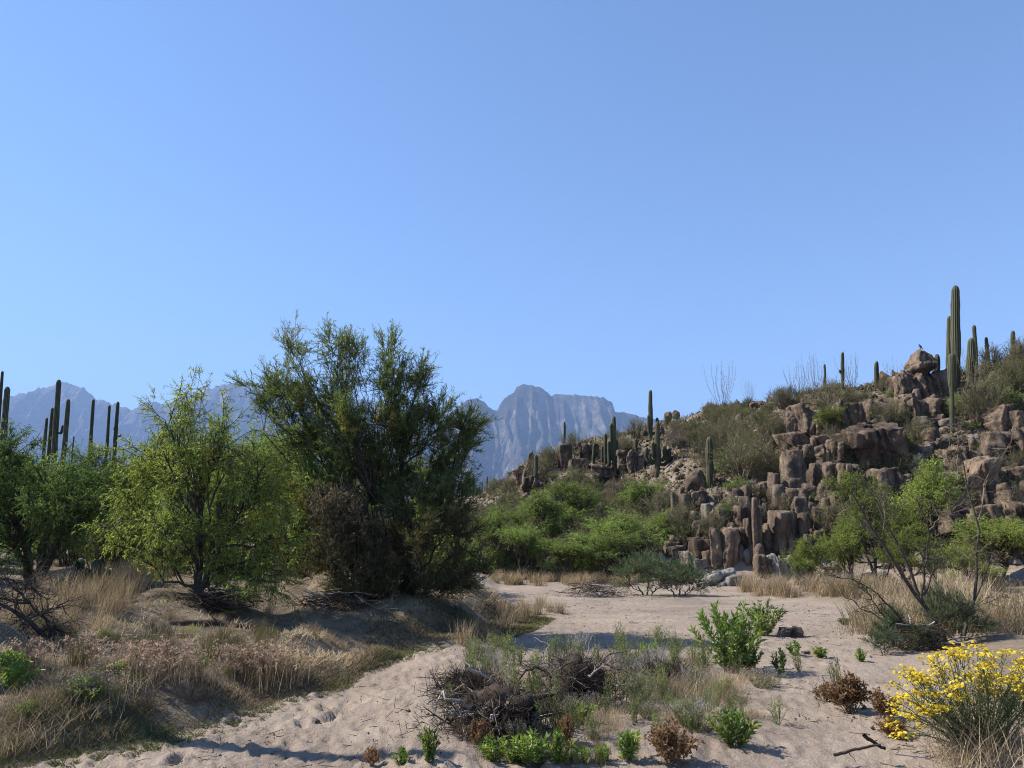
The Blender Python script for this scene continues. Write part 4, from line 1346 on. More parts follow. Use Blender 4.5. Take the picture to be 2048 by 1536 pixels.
for k in range(1400):
    x, y, p = hill_px()
    if any(b[0] < x < b[2] and b[1] < y < b[3] and random.random() < b[4] for b in KEEP):
        continue
    cliff = (1500 < x < 2060 and 830 < y < 1120)
    if cliff and random.random() < .45:
        continue
    kind = random.choices(list(SLAB), [0.30, .16, .24, .22, .08])[0]
    s = random.uniform(.6, 1.2) * (0.7 if cliff else 1)
    sky_y = np.interp(x, [c[0] for c in HILL], [c[1][-1][1] for c in HILL])
    s *= 0.45 + 0.55 * min(1, max(0, (y - sky_y) / 45))
    put(kind, p + np.array([0, 0, -.05]), s)

for (x, yb, s, kind, l_) in [(1490, 965, 1.6, 'palo_verde_shrub', 'large spreading palo verde with dark limbs beside the lone saguaro column'), (1460, 905, 1.2, 'palo_verde_shrub', 'olive palo verde above the large spreading one'),
                             (1540, 900, 1.3, 'palo_verde_shrub', 'olive palo verde at the cliff corner'), (1965, 855, 1.1, 'palo_verde_shrub', 'yellowish palo verde behind the club-shaped saguaro'),
                             (1990, 805, 1.0, 'palo_verde_shrub', 'wide palo verde below the stout saguaro'), (1988, 745, .9, 'palo_verde_shrub', 'feathery palo verde on the skyline beside the stout saguaro'),
                             (2044, 745, 1.1, 'palo_verde_shrub', 'tall skyline palo verde at the end of the hilltop'), (1772, 850, .9, 'palo_verde_shrub', 'olive bush behind the wedge boulder'),
                             (1935, 840, .7, 'palo_verde_shrub', 'small palo verde beside the club-shaped saguaro'), (1275, 878, .9, 'palo_verde_shrub', 'palo verde on the ridge behind the tall thin saguaro'), (1145, 905, 1.1, 'palo_verde_shrub', 'ridge palo verde beside the lonely thin saguaro'),
                             (1172, 905, .8, 'creosote_bush', 'dark bush on the low ridge before the many-stemmed cluster'), (1500, 822, .9, 'creosote_bush', 'rounded dark bush on the skyline'), (1560, 808, .8, 'palo_verde_shrub', 'skyline palo verde near the ocotillo wands'),
                             (1768, 785, .6, 'palo_verde_shrub', 'thin skyline bush by the short bare saguaro'), (1660, 795, .6, 'palo_verde_shrub', 'skyline bush at the foot of the slender saguaro pole'), (990, 985, 1.2, 'creosote_bush', 'grey bush at the low end of the hill'), (1010, 975, 1.2, 'dead_bush', 'brown bush on the low end of the hill')]:
    p = hit(x, yb)
    if p is None:
        p = hit(x, yb + 25)
    put(kind, p + np.array([0, 0, -.05]), s, l_, 'shrub')
for (x, yb, s, l_) in [(1445, 822, 1.15, 'ocotillo with many thin upright wands alone on the skyline'), (1600, 800, 1.1, 'sparse ocotillo with spread wands above the cliff'), (1630, 788, .9, 'bushy ocotillo beside the slender saguaro pole'),
                       (1705, 785, .8, 'small ocotillo between two skyline saguaros'), (1785, 778, .7, 'ocotillo behind the rock spire'), (1500, 812, .7, 'short ocotillo in skyline brush'), (1950, 790, .8, 'ocotillo beside the stout saguaro')]:
    p = hit(x, yb)
    if p is None:
        p = hit(x, yb + 20)
    put('ocotillo', p, s, l_, 'ocotillo')

for k in range(46):
    d = random.uniform(17, 31)
    x = random.uniform(-60, 900)
    put('bursage_bush' if k % 3 else 'creosote_bush', on(x, 1100, d) + np.array([0, 0, -.05]), random.uniform(1.0, 1.7), 'shaded green bush under the thicket mesquites on the bank', 'bush', 'bushes under the thicket mesquites')
# undergrowth of the hill: dry tufts nobody could count
g = np.random.default_rng(8)
az = g.uniform(-0.10, 0.62, 9000)
dd = g.uniform(28, 60, 9000)
X, Y = np.tan(az) * dd, dd
Z, zo, hl = H(X, Y)
ok = (hl > .3)
X, Y, Z = X[ok], Y[ok], Z[ok]
n = len(X)
C = np.repeat(np.stack([X, Y, Z], -1), 7, 0) + g.normal(size=(n * 7, 3)) * np.array([.13, .13, .02])
A = unit(g.normal(size=C.shape) * .5 + np.array([0, 0, .8]))
V, F = leaves(C, A, g.uniform(.12, .4, len(C)), g.uniform(.022, .05, len(C)), g)
G = Geo()
G.add(V, F, 0, np.clip(np.repeat(g.random(n), 7) + .1 * g.normal(size=len(C)), 0, 1))
o = obj('undergrowth', G.mesh('undergrowth', leafmat('hill_undergrowth', [(0, (0.06, 0.065, 0.028)), (.4, (.13, .12, .06)), (.7, (.25, .20, .12)), (1, (.36, .29, .18))], .3)))
o['kind'] = 'stuff'


# ------------------------------------------------------------------ grass
def blades(C, H_, W_, lean, g, tint, G, mi=0):
    """curved tapering blades rooted at C"""
    n = len(C)
    a = g.random(n) * 6.283
    dirv = np.stack([np.cos(a), np.sin(a), 0 * a], -1)
    ln = (lean * g.uniform(.3, 1.3, n))[:, None] if np.isscalar(lean) else lean[:, None]
    tip = C + np.array([0, 0, 1.0]) * (H_[:, None]) + dirv * ln * H_[:, None]
    mid = C * .5 + tip * .5 + np.array([0, 0, 1.0]) * (.14 * H_[:, None] * np.minimum(1, ln * 1.5))
    sd = unit(np.cross(dirv + g.normal(size=(n, 3)) * .4, np.array([0, 0, 1.0]))) * W_[:, None] * .5
    V = np.stack([C - sd, C + sd, mid + sd * .75, mid - sd * .75, tip], 1)
    i = np.arange(n)[:, None] * 5
    G.add(V.reshape(-1, 3), i + np.array([[0, 1, 2, 3]]), mi, tint)
    G.F.append((i + np.array([[3, 2, 4]]) + G.n - n * 5, mi, np.broadcast_to(tint, (n,)).copy()))


def tuft_mesh(seed, n=130, h=.5, r=.16, lean=.5, w=.008, mname='straw', tint=.5, heads=0, hm='pinkdry'):
    g = np.random.default_rng(seed)
    q = g.normal(size=(n, 2)) * r * .5
    C = np.concatenate([q, np.full((n, 1), -.03)], 1)
    G = Geo()
    hh = h * g.uniform(.5, 1.1, n)
    blades(C, hh, np.full(n, w), lean, g, np.clip(tint + .25 * g.normal(size=n), 0, 1), G)
    if heads:
        k = g.integers(0, n, heads)
        tips = G.V[0].reshape(-1, 5, 3)[k, 4] if len(G.V[0]) == n * 5 else C[k]
        cc = np.repeat(tips, 5, 0) + g.normal(size=(heads * 5, 3)) * .012
        V, F = leaves(cc, unit(g.normal(size=cc.shape) + np.array([0, 0, .5])), .024, .016, g)
        G.add(V, F, 1, np.clip(.5 + .3 * g.normal(size=len(cc)), 0, 1))
    return G.mesh('tuft', [M[mname], M[hm]])


g = np.random.default_rng(14)
# the mat of dry grass over the left bank
NB = 150000
y = 4.0 * (27 / 4.0) ** (g.random(NB) ** 0.8)
xe = np.interp(y, EDGE_Y, EDGE_X)
x = xe + 0.15 - np.where(g.random(NB) < .45, g.random(NB) * 1.3, g.random(NB) ** 1.2 * (3.0 + y * .45))
keep = (x / y > -0.80) & (vn2(x * 1.9, y * 1.9, 41) + .6 * vn2(x * .7, y * .7, 42) + g.normal(size=NB) * .25 > np.where(xe - x < 0.7, -0.45, 0.05))
x, y = x[keep], y[keep]
Z = H(x, y, False)
s_ = np.interp(y, EDGE_Y, EDGE_X) - x
grn = np.clip(0.50 - .45 * np.exp(-(s_ / .3) ** 2) + .50 * vn2(x * .9, y * .9, 43) + .13 * g.normal(size=len(x)), 0, 1)
hh = (0.02 + .055 * g.random(len(x)) + .075 * np.clip(vn2(x * 1.1, y * 1.1, 44), 0, 1)) * np.clip(.55 + s_ / .9, .45, 1.0)
G = Geo()
blades(np.stack([x, y, Z - .01], -1), hh, np.clip(.0062 * (y / 6), .005, .018) * g.uniform(.7, 1.3, len(x)), 1.5, g, grn, G)
o = obj('grass', G.mesh('grass', M['bank']))
o['kind'] = 'stuff'

TUFT = [tuft_mesh(300 + k, 150, .55, .2, .55, .009) for k in range(3)]
TALL = [tuft_mesh(310 + k, 120, .85, .3, .7, .008, tint=.5) for k in range(3)]
BMAT = [tuft_mesh(340 + k, 240, .34, .5, 1.2, .007, 'bank', .5) for k in range(3)]
PINK = [tuft_mesh(320 + k, 120, .32, .34, .35, .005, 'straw', .35, 130) for k in range(2)]
GREENT = [tuft_mesh(330 + k, 140, .4, .2, .5, .008, 'bank', .15) for k in range(2)]


def tuft(kind, px, py, s, label, group, lst, depth=None, wide=1.0):
    p = hit(px, py) if depth is None else on(px, py, depth)
    o = obj(kind, random.choice(lst))
    o.location = p
    o.scale = (s * wide, s * wide, s)
    o.rotation_euler = (0, 0, random.uniform(0, 6.28))
    return tag(o, label, 'grass clump' if 'grass' in kind else 'plant', group)


random.seed(21)
GB = 'straw grass along the far bank'
for k in range(46):
    x = random.uniform(985, 1260)
    tuft('straw_grass_clump', x, random.uniform(1158, 1174), random.uniform(.6, 1.0), 'pale straw grass clump along the far bank under the mesquites', GB, TUFT, wide=1.3)
for k in range(40):
    x = random.uniform(1490, 1780)
    tuft('straw_grass_clump', x, random.uniform(1170, 1196), random.uniform(.8, 1.25), 'orange straw grass clump at the foot of the rock columns', 'straw grass at the cliff foot', TUFT, wide=1.2)
for k in range(70):
    x = random.uniform(1720, 2070)
    tuft('straw_grass_clump', x, random.uniform(1180, 1275), random.uniform(.7, 1.1), 'tall pale straw grass clump around the bare forked tree', 'straw grass around the bare tree', random.choice([TALL, TUFT, BMAT, TUFT]), wide=random.uniform(1, 1.5))
for k in range(26):
    tuft('tall_grass_clump', random.uniform(205, 330), random.uniform(1120, 1205), random.uniform(.5, .8), 'tall dry tan grass clump behind the prickly pear', 'tall dry grass behind the prickly pear', TALL)
for k in range(20):
    tuft('tall_grass_clump', random.uniform(20, 250), random.uniform(1180, 1262), random.uniform(.35, .65), 'wind-bent silvery grass clump behind the fallen log', 'silvery grass by the fallen log', TALL)
for k in range(26):
    tuft('straw_grass_clump', random.uniform(280, 760), random.uniform(1225, 1300), random.uniform(.2, .36), 'short dry grass clump under the young mesquite', 'short dry grass under the mesquite', TUFT)
for k in range(15):
    tuft('grass_clump', random.uniform(0, 210), random.uniform(1340, 1500), random.uniform(.3, .55), 'yellow-brown grass clump on the bank edge', 'grass clumps on the near bank', BMAT, wide=1.4)
for k in range(22):
    tuft('green_grass_clump', random.uniform(110, 560), random.uniform(1270, 1330), random.uniform(.4, .75), 'green grass clump under the overhanging bank', 'green grass under the bank', GREENT)
for (x, y, s) in [(255, 1345, .9), (290, 1355, 1), (320, 1350, .9), (350, 1358, .8), (400, 1362, .7), (470, 1355, .9), (500, 1360, 1.2), (530, 1362, 1.2), (555, 1358, 1.0), (175, 1330, .8), (70, 1335, .8), (215, 1400, .7)]:
    tuft('pink_seed_plant', x, y, s, 'tuft of pinkish dry seed heads on the bank', 'pinkish dry plants on the bank', PINK)
for k in range(34):
    x, y = random.uniform(0, 620), random.uniform(1270, 1440)
    if y > 1530 - .27 * x:
        continue
    p = hit(x, y)
    put(('brittlebush', 'dead_bush', 'bursage_bush', 'dead_bush')[k % 4], p - np.array([0, 0, .02]), random.uniform(.16, .34), 'knee-low dry scrub on the grassy bank', 'bush', 'low scrub on the bank')
for (x, y, s) in [(1010, 1262, .8), (1030, 1250, .8), (1055, 1240, .8), (1075, 1230, .7), (1100, 1225, .6), (960, 1275, .8), (985, 1290, .7), (1120, 1228, .6), (930, 1290, .7), (1045, 1225, .8), (1000, 1235, .8), (1080, 1215, .7)]:
    tuft('straw_grass_clump', x, y, s, 'golden grass clump on the bank point beside the tamarisk', 'golden grass on the bank point', TUFT)


# ------------------------------------------------------------------ bare forked tree and debris on the right bank
def px_branch(pts, y0, off=0.0):
    return np.array([at(a, b, y0 + off * i / max(1, len(pts) - 1)) for i, (a, b) in enumerate(pts)])


def resample(P, K):
    L = np.concatenate([[0], np.cumsum(np.linalg.norm(np.diff(P, axis=0), axis=1))])
    t = np.linspace(0, L[-1], K)
    return np.stack([np.interp(t, L, P[:, i]) for i in range(3)], -1)


def wander(P, amt, g):
    n = g.normal(size=P.shape)
    n[0] = 0
    return P + n * amt


def branch_tree(name, label, cat, base, specs, seed, wm, pale=None, twigs=10, twl=(.15, .45), leafm=None, nleaf=0, leaf=(.06, .012)):
    """specs: (pixel points, radius, depth shift, pale?)"""
    g = np.random.default_rng(seed)
    b = np.asarray(base)
    e = thing(name, label, cat, Vector(base))
    LG = Geo()
    for i, (pts, r, off, isp) in enumerate(specs):
        P = wander(resample(px_branch(pts, b[1], off), 10), 0.012, g) - b
        G = Geo()
        V, F = tubes(P[None], (r * .78 * np.linspace(1, .3, 10))[None], 6)
        G.add(V, F)
        n = twigs
        t = g.uniform(.25, 1, n)
        T0 = np.stack([np.interp(t * 9, np.arange(10), P[:, c]) for c in range(3)], -1)
        d0 = unit(P[-1] - P[0])
        td = unit(d0 * .7 + g.normal(size=(n, 3)) * .6)
        T1 = T0 + td * g.uniform(*twl, n)[:, None]
        S = curve(T0, T1, 5, g.normal(size=(n, 3)) * .08, .03, g)
        V, F = tubes(S, np.full((n, 1), .007) * np.linspace(1, .3, 5)[None], 3)
        G.add(V, F)
        si = np.repeat(np.arange(n), 4)
        Q0 = S[si, g.integers(1, 5, len(si))]
        Q1 = Q0 + unit(td[si] * .6 + g.normal(size=(len(si), 3)) * .7) * g.uniform(.06, .22, len(si))[:, None]
        S2 = curve(Q0, Q1, 3, [0, 0, 0], .04, g)
        V, F = tubes(S2, np.tile([.004, .003, .0015], (len(si), 1)), 3)
        G.add(V, F)
        obj('trunk' if i == 0 else 'branch', G.mesh('branch', M['twig' if isp else wm], True), e)
        if nleaf:
            C = np.repeat(Q1, nleaf, 0) + g.normal(size=(len(Q1) * nleaf, 3)) * .05
            V, F = leaves(C, unit(g.normal(size=C.shape) + np.array([0, 0, .2])), leaf[0], leaf[1], g)
            LG.add(V, F, 0, np.clip(.5 + .25 * g.normal(size=len(C)), 0, 1))
    if nleaf:
        obj('leaves', LG.mesh('leaves', M[leafm]), e)
    return e


B = on(1895, 1285, 12.4)
branch_tree('bare_tree', 'half-dead dark tree with bare forked pale upper stems over flood debris', 'tree', B, [
    ([(1895, 1290), (1870, 1240), (1835, 1195), (1790, 1125), (1745, 1060), (1702, 985)], .050, -.3, 0),
    ([(1850, 1212), (1815, 1130), (1770, 1040), (1735, 975), (1722, 955)], .032, .2, 0),
    ([(1842, 1205), (1850, 1130), (1862, 1060), (1838, 1010)], .026, -.2, 0),
    ([(1858, 1062), (1880, 1035), (1905, 1022)], .014, -.2, 1),
    ([(1848, 1190), (1872, 1120), (1890, 1085)], .022, .3, 0),
    ([(1925, 1285), (1948, 1190), (1955, 1100), (1957, 1040), (1932, 970), (1917, 890)], .036, .2, 0),
    ([(1957, 1040), (1968, 970), (1990, 922), (2022, 884)], .018, .3, 1),
    ([(1917, 960), (1915, 905), (1918, 860)], .012, .2, 1),
    ([(1938, 1230), (1978, 1130), (1990, 1100)], .020, .4, 0),
    ([(1815, 1255), (1760, 1190), (1715, 1160), (1660, 1150)], .020, -.2, 0),
    ([(1800, 1265), (1740, 1225), (1690, 1195), (1668, 1180)], .018, -.3, 1),
    ([(1790, 1262), (1745, 1200), (1728, 1170)], .018, -.1, 0),
    ([(1765, 1075), (1770, 1010), (1760, 985)], .012, 0, 1),
    ([(1780, 1110), (1722, 1040), (1690, 1020)], .012, .1, 1),
    ([(1925, 1225), (1990, 1200), (2012, 1192)], .012, .3, 1),
    ([(1945, 1160), (1938, 1115), (1945, 1100)], .012, .1, 1),
], 401, 'bark', twigs=11, leafm='olive', nleaf=2)
# blue-green regrowth around its foot
TAMB = []
for k in range(2):
    w, l = lobe_tree(420 + k, [(0, 0, .55, .35, .35, .32), (.35, .1, .4, .3, .3, .3), (-.35, -.1, .4, .3, .3, .28), (.1, .2, .75, .25, .25, .25)], [[0, 0, .2], [.15, 0, .2], [-.15, 0, .2]], .018, 14, 10, 10, (.075, .010), -.2, .5, (.12, .3), None, side=.5)
    TAMB.append((w.mesh('stem', M['twig'], True), l.mesh('foliage', M['blue_green'])))


def tam_bush(label, px, py, s, depth=None, kind=0, sx=1.0, group=None):
    p = hit(px, py) if depth is None else on(px, py, depth)
    e = thing('tamarisk_bush', label, 'bush', Vector(p), group)
    obj('stem', TAMB[kind][0], e)
    obj('foliage', TAMB[kind][1], e)
    e.scale = (s * sx, s, s)
    e.rotation_euler = (0, 0, random.uniform(-.4, .4))
    return e


tam_bush('blue-green tamarisk sprouts round the foot of the bare forked tree', 1925, 1300, .75, 12.0, 0)
tam_bush('low blue-green bush in the shade of the flood debris', 1770, 1308, .45, 11.6, 1, 1.3)
tam_bush('blue-green sprouts in front of the leaning dark trunk', 1790, 1255, .62, 12.6, 0, .9)
tam_bush('blue-green sprig behind the flood debris', 1880, 1240, .8, 13.2, 1, .9)
tam_bush('dark blue-green bush under the debris sticks', 1850, 1310, .4, 11.8, 0, 1.3)
tam_bush('wide grey-green tamarisk leaning over the sand by the polished bedrock', 1295, 1186, 1.25, 23.5, 0, 1.5)
tam_bush('trailing grey-green tamarisk beside the polished bedrock', 1360, 1190, 1.05, 23.2, 1, 1.7)
tam_bush('feathery green tamarisk sprout between tall columns and vivid mesquite', 1612, 1160, 1.1, 26.5, 1, .8)


def stick_pile(name, label, px, py, depth, n, spread, h, seed, mats=('grey_wood', 'dark_wood', 'twig'), length=(.3, .9), r=(.006, .02)):
    """flood debris: every stick is a part"""
    g = np.random.default_rng(seed)
    p = on(px, py, depth)
    e = thing(name, label, 'debris', Vector(p))
    for k in range(n):
        a = g.uniform(-1.3, 1.3) + (math.pi if g.random() < .5 else 0)
        L_ = g.uniform(*length)
        c = np.array([g.normal() * spread[0] * .4, g.normal() * spread[1] * .4, 0])
        c[2] = g.uniform(.02, 1) * h * math.exp(-(c[0] / spread[0]) ** 2) + .02
        d = np.array([math.cos(a), math.sin(a) * .6, g.normal() * .22])
        P = curve(c - d * L_ * .5, c + d * L_ * .5, 6, g.normal(size=3) * .06, .025, g)
        P[..., 2] = np.maximum(P[..., 2], -.02)
        V, F = tubes(P, np.linspace(1, .5, 6)[None] * g.uniform(*r), 5)
        G = Geo()
        G.add(V, F)
        obj('stick', G.mesh('stick', M[mats[k % len(mats)]], True), e)
    # fine matted litter caught in it
    m = n * 26
    C = np.stack([g.normal(size=m) * spread[0] * .42, g.normal(size=m) * spread[1] * .42, np.zeros(m)], -1)
    C[:, 2] = g.random(m) * h * np.exp(-(C[:, 0] / spread[0]) ** 2) * .9
    D = unit(g.normal(size=C.shape) * np.array([1, 1, .5]))
    S = curve(C, C + D * g.uniform(.06, .22, m)[:, None], 3, [0, 0, 0], .08, g)
    V, F = tubes(S[:, ::2], np.tile([.0035, .0018], (m, 1)), 3)
    G = Geo()
    G.add(V, F)
    o = obj('litter', G.mesh('litter', M['dark_wood']), e)
    o['kind'] = 'stuff'
    return e


stick_pile('flood_debris', 'pile of bleached sticks and litter caught against the bare forked tree', 1840, 1282, 12.0, 34, (.55, .4), .42, 501, r=(.006, .017))
stick_pile('flood_debris', 'low heap of brush and pale driftwood on the far sand', 1190, 1190, 23.0, 36, (1.2, .6), .4, 502, ('twig', 'dark_wood', 'twig', 'grey_wood'), length=(.4, 1.2), r=(.008, .022))
stick_pile('flood_debris', 'dark tangle of sticks heaped under the young mesquite', 420, 1258, 11.6, 46, (.6, .4), .26, 503, ('dark_wood', 'dark_wood', 'twig', 'bark'), (.25, .8), (.005, .014))
stick_pile('flood_debris', 'scatter of pale broken sticks at the shaded foot of the tamarisk', 660, 1245, 12.6, 26, (.7, .3), .22, 504, ('grey_wood', 'twig'), (.3, .8), (.005, .012))

# fallen logs and dead limbs on the bank
def log(label, pts, depth, r, off, seed, mname='dark_wood', name='fallen_log', stubs=5, lift=0.0):
    g = np.random.default_rng(seed)
    P = resample(px_branch(pts, depth, off), 14)
    P = wander(P, r * .25, g)
    P[:, 2] = np.maximum(P[:, 2], H(P[:, 0], P[:, 1], False) + r * .4) + lift
    b = P[0].copy()
    G = Geo()
    V, F = tubes((P - b)[None], (r * np.linspace(1, .7, 14))[None], 8)
    G.add(V, F)
    for k in range(stubs):
        q = P[g.integers(2, 13)] - b
        S = curve(q, q + unit(g.normal(size=3) + np.array([0, 0, -.5])) * g.uniform(.06, .2), 4, [0, 0, 0], .04, g)
        V, F = tubes(S, np.full((1, 1), r * .35) * np.linspace(1, .4, 4)[None], 5)
        G.add(V, F)
    return tag(obj(name, G.mesh(name, M[mname], True), loc=Vector(b)), label, 'log')


log('dark fallen log lying level in the silvery grass', [(124, 1244), (200, 1250), (272, 1244)], 11.0, .035, .3, 511)
log('dark rotten log at the lip of the bank below the young mesquite', [(340, 1262), (440, 1272), (555, 1268)], 10.4, .045, .2, 512)
log('thin bleached stick lying along the shaded bank lip', [(230, 1272), (370, 1268), (430, 1266)], 9.9, .010, .1, 513, 'grey_wood', 'fallen_stick', 2)
log('short pale broken stick standing on the near bank', [(80, 1370), (118, 1342)], 8.2, .012, 0, 514, 'twig', 'fallen_stick', 1)

B = on(95, 1285, 9.6)
branch_tree('dead_branch', 'dead dark fallen limb arching over the grass at the frame edge', 'branch', B, [
    ([(105, 1290), (60, 1240), (10, 1215), (-60, 1190)], .045, -.2, 0), ([(100, 1288), (95, 1240), (60, 1205), (0, 1195), (-50, 1200)], .028, .2, 0), ([(80, 1265), (110, 1250), (112, 1285)], .012, -.1, 0),
    ([(60, 1240), (110, 1212), (125, 1210)], .016, .1, 0), ([(60, 1205), (20, 1165), (-30, 1140)], .022, .2, 0), ([(30, 1222), (40, 1180), (80, 1172)], .014, .1, 0), ([(0, 1215), (-10, 1260), (40, 1280)], .016, -.2, 0),
    ([(90, 1235), (105, 1265), (106, 1290)], .010, 0, 0), ([(20, 1218), (50, 1250), (72, 1262)], .012, -.15, 0), ([(-20, 1160), (30, 1160), (70, 1185)], .014, .1, 0)], 402, 'bark', twigs=15, twl=(.12, .4))

# prickly pear on the bank
def prickly_pear(label, px, py, depth, n, seed, s=1.0):
    g = np.random.default_rng(seed)
    p = on(px, py, depth)
    e = thing('prickly_pear', label, 'cactus', Vector(p))
    prev = []
    for k in range(n):
        if k < n * .45 or not prev:
            c, tilt = np.array([g.uniform(-.55, .55), g.uniform(-.2, .2), .13]), g.normal() * .3
        else:
            q, t0 = prev[g.integers(0, len(prev))]
            tilt = t0 + g.normal() * .5
            c = q + np.array([math.sin(tilt) * .22, g.normal() * .04, math.cos(tilt) * .20])
        prev.append((c, tilt))
        V = ICO3_V.copy()
        V[:, 0] *= .105 * (1 + .18 * V[:, 2])
        V[:, 1] *= .022
        V[:, 2] *= .145
        G = Geo()
        G.add(V, ICO3_F)
        o = obj('pad', G.mesh('pad', M['pad'], True), e, c)
        o.rotation_euler = (g.normal() * .15, tilt, g.normal() * .6)
    e.scale = (s, s, s)
    return e


prickly_pear('prickly pear clump with dark round pads before the tall dry grass', 158, 1160, 13.2, 26, 521, .8)

# ------------------------------------------------------------------ plants on the sand
def lance_plant(seed, h=.9, r=.5, nst=16, npl=46, leaf=(.075, .016), mats=('twig', 'seep'), curl=.05):
    """upright stems clothed in lance-shaped leaves"""
    g = np.random.default_rng(seed)
    a = g.random(nst) * 6.283
    el = g.random(nst) ** .6
    P1 = np.stack([r * el * np.cos(a), r * el * np.sin(a), h * (1 - .35 * el) * g.uniform(.65, 1.05, nst)], -1)
    S = curve(np.stack([.06 * np.cos(a), .06 * np.sin(a), 0 * a - .04], -1), P1, 7, np.tile([0, 0, curl], (nst, 1)), .015, g)
    G = Geo()
    V, F = tubes(S, np.full((nst, 1), .006) * np.linspace(1, .4, 7)[None], 4)
    G.add(V, F, 0)
    si = np.repeat(np.arange(nst), npl)
    f = (.12 + .88 * g.random(len(si))) * 6
    k0 = np.minimum(f.astype(int), 5)
    w = (f - k0)[:, None]
    C = S[si, k0] * (1 - w) + S[si, k0 + 1] * w
    sd = unit(S[si, k0 + 1] - S[si, k0])
    ax = unit(sd * .8 + unit(g.normal(size=C.shape)) * .75)
    V, F = leaves(C, ax, leaf[0] * g.uniform(.6, 1.2, len(C)), leaf[1] * g.uniform(.8, 1.2, len(C)), g)
    G.add(V, F, 1, np.clip(np.repeat(.45 + .25 * g.normal(size=nst), npl) + .15 * g.normal(size=len(C)), 0, 1))
    return G.mesh('plant', [M[m] for m in mats])


def flower_plant(seed, h, r, nst, fl, nfl, fm='purple', mats='herb', fs=.014):
    g = np.random.default_rng(seed)
    a = g.random(nst) * 6.283
    el = g.random(nst) ** .5
    P1 = np.stack([r * el * np.cos(a), r * el * np.sin(a), h * g.uniform(.7, 1.05, nst) * (1 - .2 * el)], -1)
    S = curve(P1 * np.array([.35, .35, 0]) - np.array([0, 0, .03]), P1, 5, [0, 0, .05], .03, g)
    G = Geo()
    V, F = tubes(S, np.full((nst, 1), .0035) * np.linspace(1, .5, 5)[None], 3)
    G.add(V, F, 0)
    C = S[:, 1:].reshape(-1, 3).repeat(5, 0)
    C = C + g.normal(size=C.shape) * .012
    V, F = leaves(C, unit(g.normal(size=C.shape) + np.array([0, 0, .4])), .03, .010, g)
    G.add(V, F, 1, np.clip(.4 + .25 * g.normal(size=len(C)), 0, 1))
    k = np.repeat(np.arange(nst), nfl)
    C = P1[k] + g.normal(size=(len(k), 3)) * .016
    V, F = leaves(C, unit(g.normal(size=C.shape) + np.array([0, 0, .6])), fs, fs * .8, g)
    G.add(V, F, 2, np.clip(.5 + .25 * g.normal(size=len(C)), 0, 1))
    return G.mesh('plant', [M['twig'], M[mats], M[fm]])


SEEPB = [lance_plant(600 + k, 1.0, .55, 34, 60, (.105, .026)) for k in range(2)]
SEEPS = [lance_plant(610 + k, 1.0, .42, 13, 34, (.20, .05)) for k in range(3)]
DARKP = [lance_plant(620 + k, 1.0, .6, 22, 40, (.16, .05)) for k in range(2)]
RUST = [shrub_mesh(630 + k, 1.0, .8, 26, 10, 7, (.12, .06), .2, ('twig', 'rust')) for k in range(2)]
HERB = [shrub_mesh(640 + k, 1.0, .5, 13, 6, 5, (.085, .022), .7, ('herb', 'herb'), True, tint=.5) for k in range(3)]
PURP = [flower_plant(650 + k, .30, .34, 60, 5, 6) for k in range(2)]
DRYT = [shrub_mesh(660 + k, 1.0, .9, 40, 11, 0, mats=('grey_wood',)) for k in range(2)]
MAT = [tuft_mesh(670 + k, 260, .5, .55, 1.1, .007, 'straw', .55) for k in range(2)]


def plant(name, label, lst, px, py, hpx, wpx, unit_h, unit_w, cat='plant', group=None, depth=None, k=None):
    p = hit(px, min(py, 1531)) if depth is None else on(px, py, depth)
    m = mpp(p[1], p[2])
    o = obj(name, lst[random.randrange(len(lst)) if k is None else k])
    o.location = p
    sw = wpx * m / unit_w
    o.scale = (sw, sw, hpx * m / unit_h)
    o.rotation_euler = (0, 0, random.uniform(0, 6.28))
    return tag(o, label, cat, group)


plant('seepwillow', 'tall bright green leafy seepwillow behind the golden grass mound', SEEPB, 1462, 1345, 150, 150, 1, 1.04, k=0)
plant('seepwillow', 'rounded green seepwillow on open sand beside the lone stone', SEEPB, 1528, 1272, 74, 90, 1, 1.04, k=1)
for (x, y, h, w_, l_) in [(1590, 1312, 34, 34, 'small green sprout on open sand nearest the lone stone'), (1640, 1316, 26, 48, 'low wide green sprout beside the tiny dark stone'), (1722, 1324, 30, 28, 'green sprout at the edge of the blue-green bush'),
                          (1562, 1352, 60, 34, 'yellowish upright sprout beside the purple flower mound'), (1690, 1250, 16, 40, 'flat green sprout far out on the sand'), (1300, 1330, 52, 50, 'fresh green sprout among dry stems'), (1255, 1525, 72, 66, 'leafy green plant next to the rust-brown bush'),
                          (1205, 1530, 44, 40, 'short bright green plant on the pale sand dome edge'), (860, 1531, 86, 44, 'upright narrow-leaved green plant standing alone on the trodden sand'), (803, 1531, 40, 44, 'small green plant beside the narrow-leaved upright one'),
                          (990, 1525, 56, 70, 'yellow-green plant at the foot of the dark root mass'), (1120, 1531, 84, 60, 'bright green leafy clump before the purple flowers'), (1060, 1531, 70, 90, 'dense bright green clump under the driftwood'), (1165, 1531, 40, 46, 'bright green clump beside the sand dome'), (1030, 1531, 44, 50, 'pale green clump beside the thin driftwood pole'), (1160, 1450, 52, 60, 'bright green sprigs before the hollow root')]:
    plant('green_plant', l_, SEEPS, x, y, h, w_, 1, .84)
plant('green_plant', 'dark green rounded leafy plant on sand beside the purple flowers', DARKP, 1472, 1497, 84, 110, 1, 1.2)
plant('green_plant', 'dark green leafy plant at the far edge of the golden grass mound', DARKP, 1500, 1345, 60, 60, 1, 1.2)
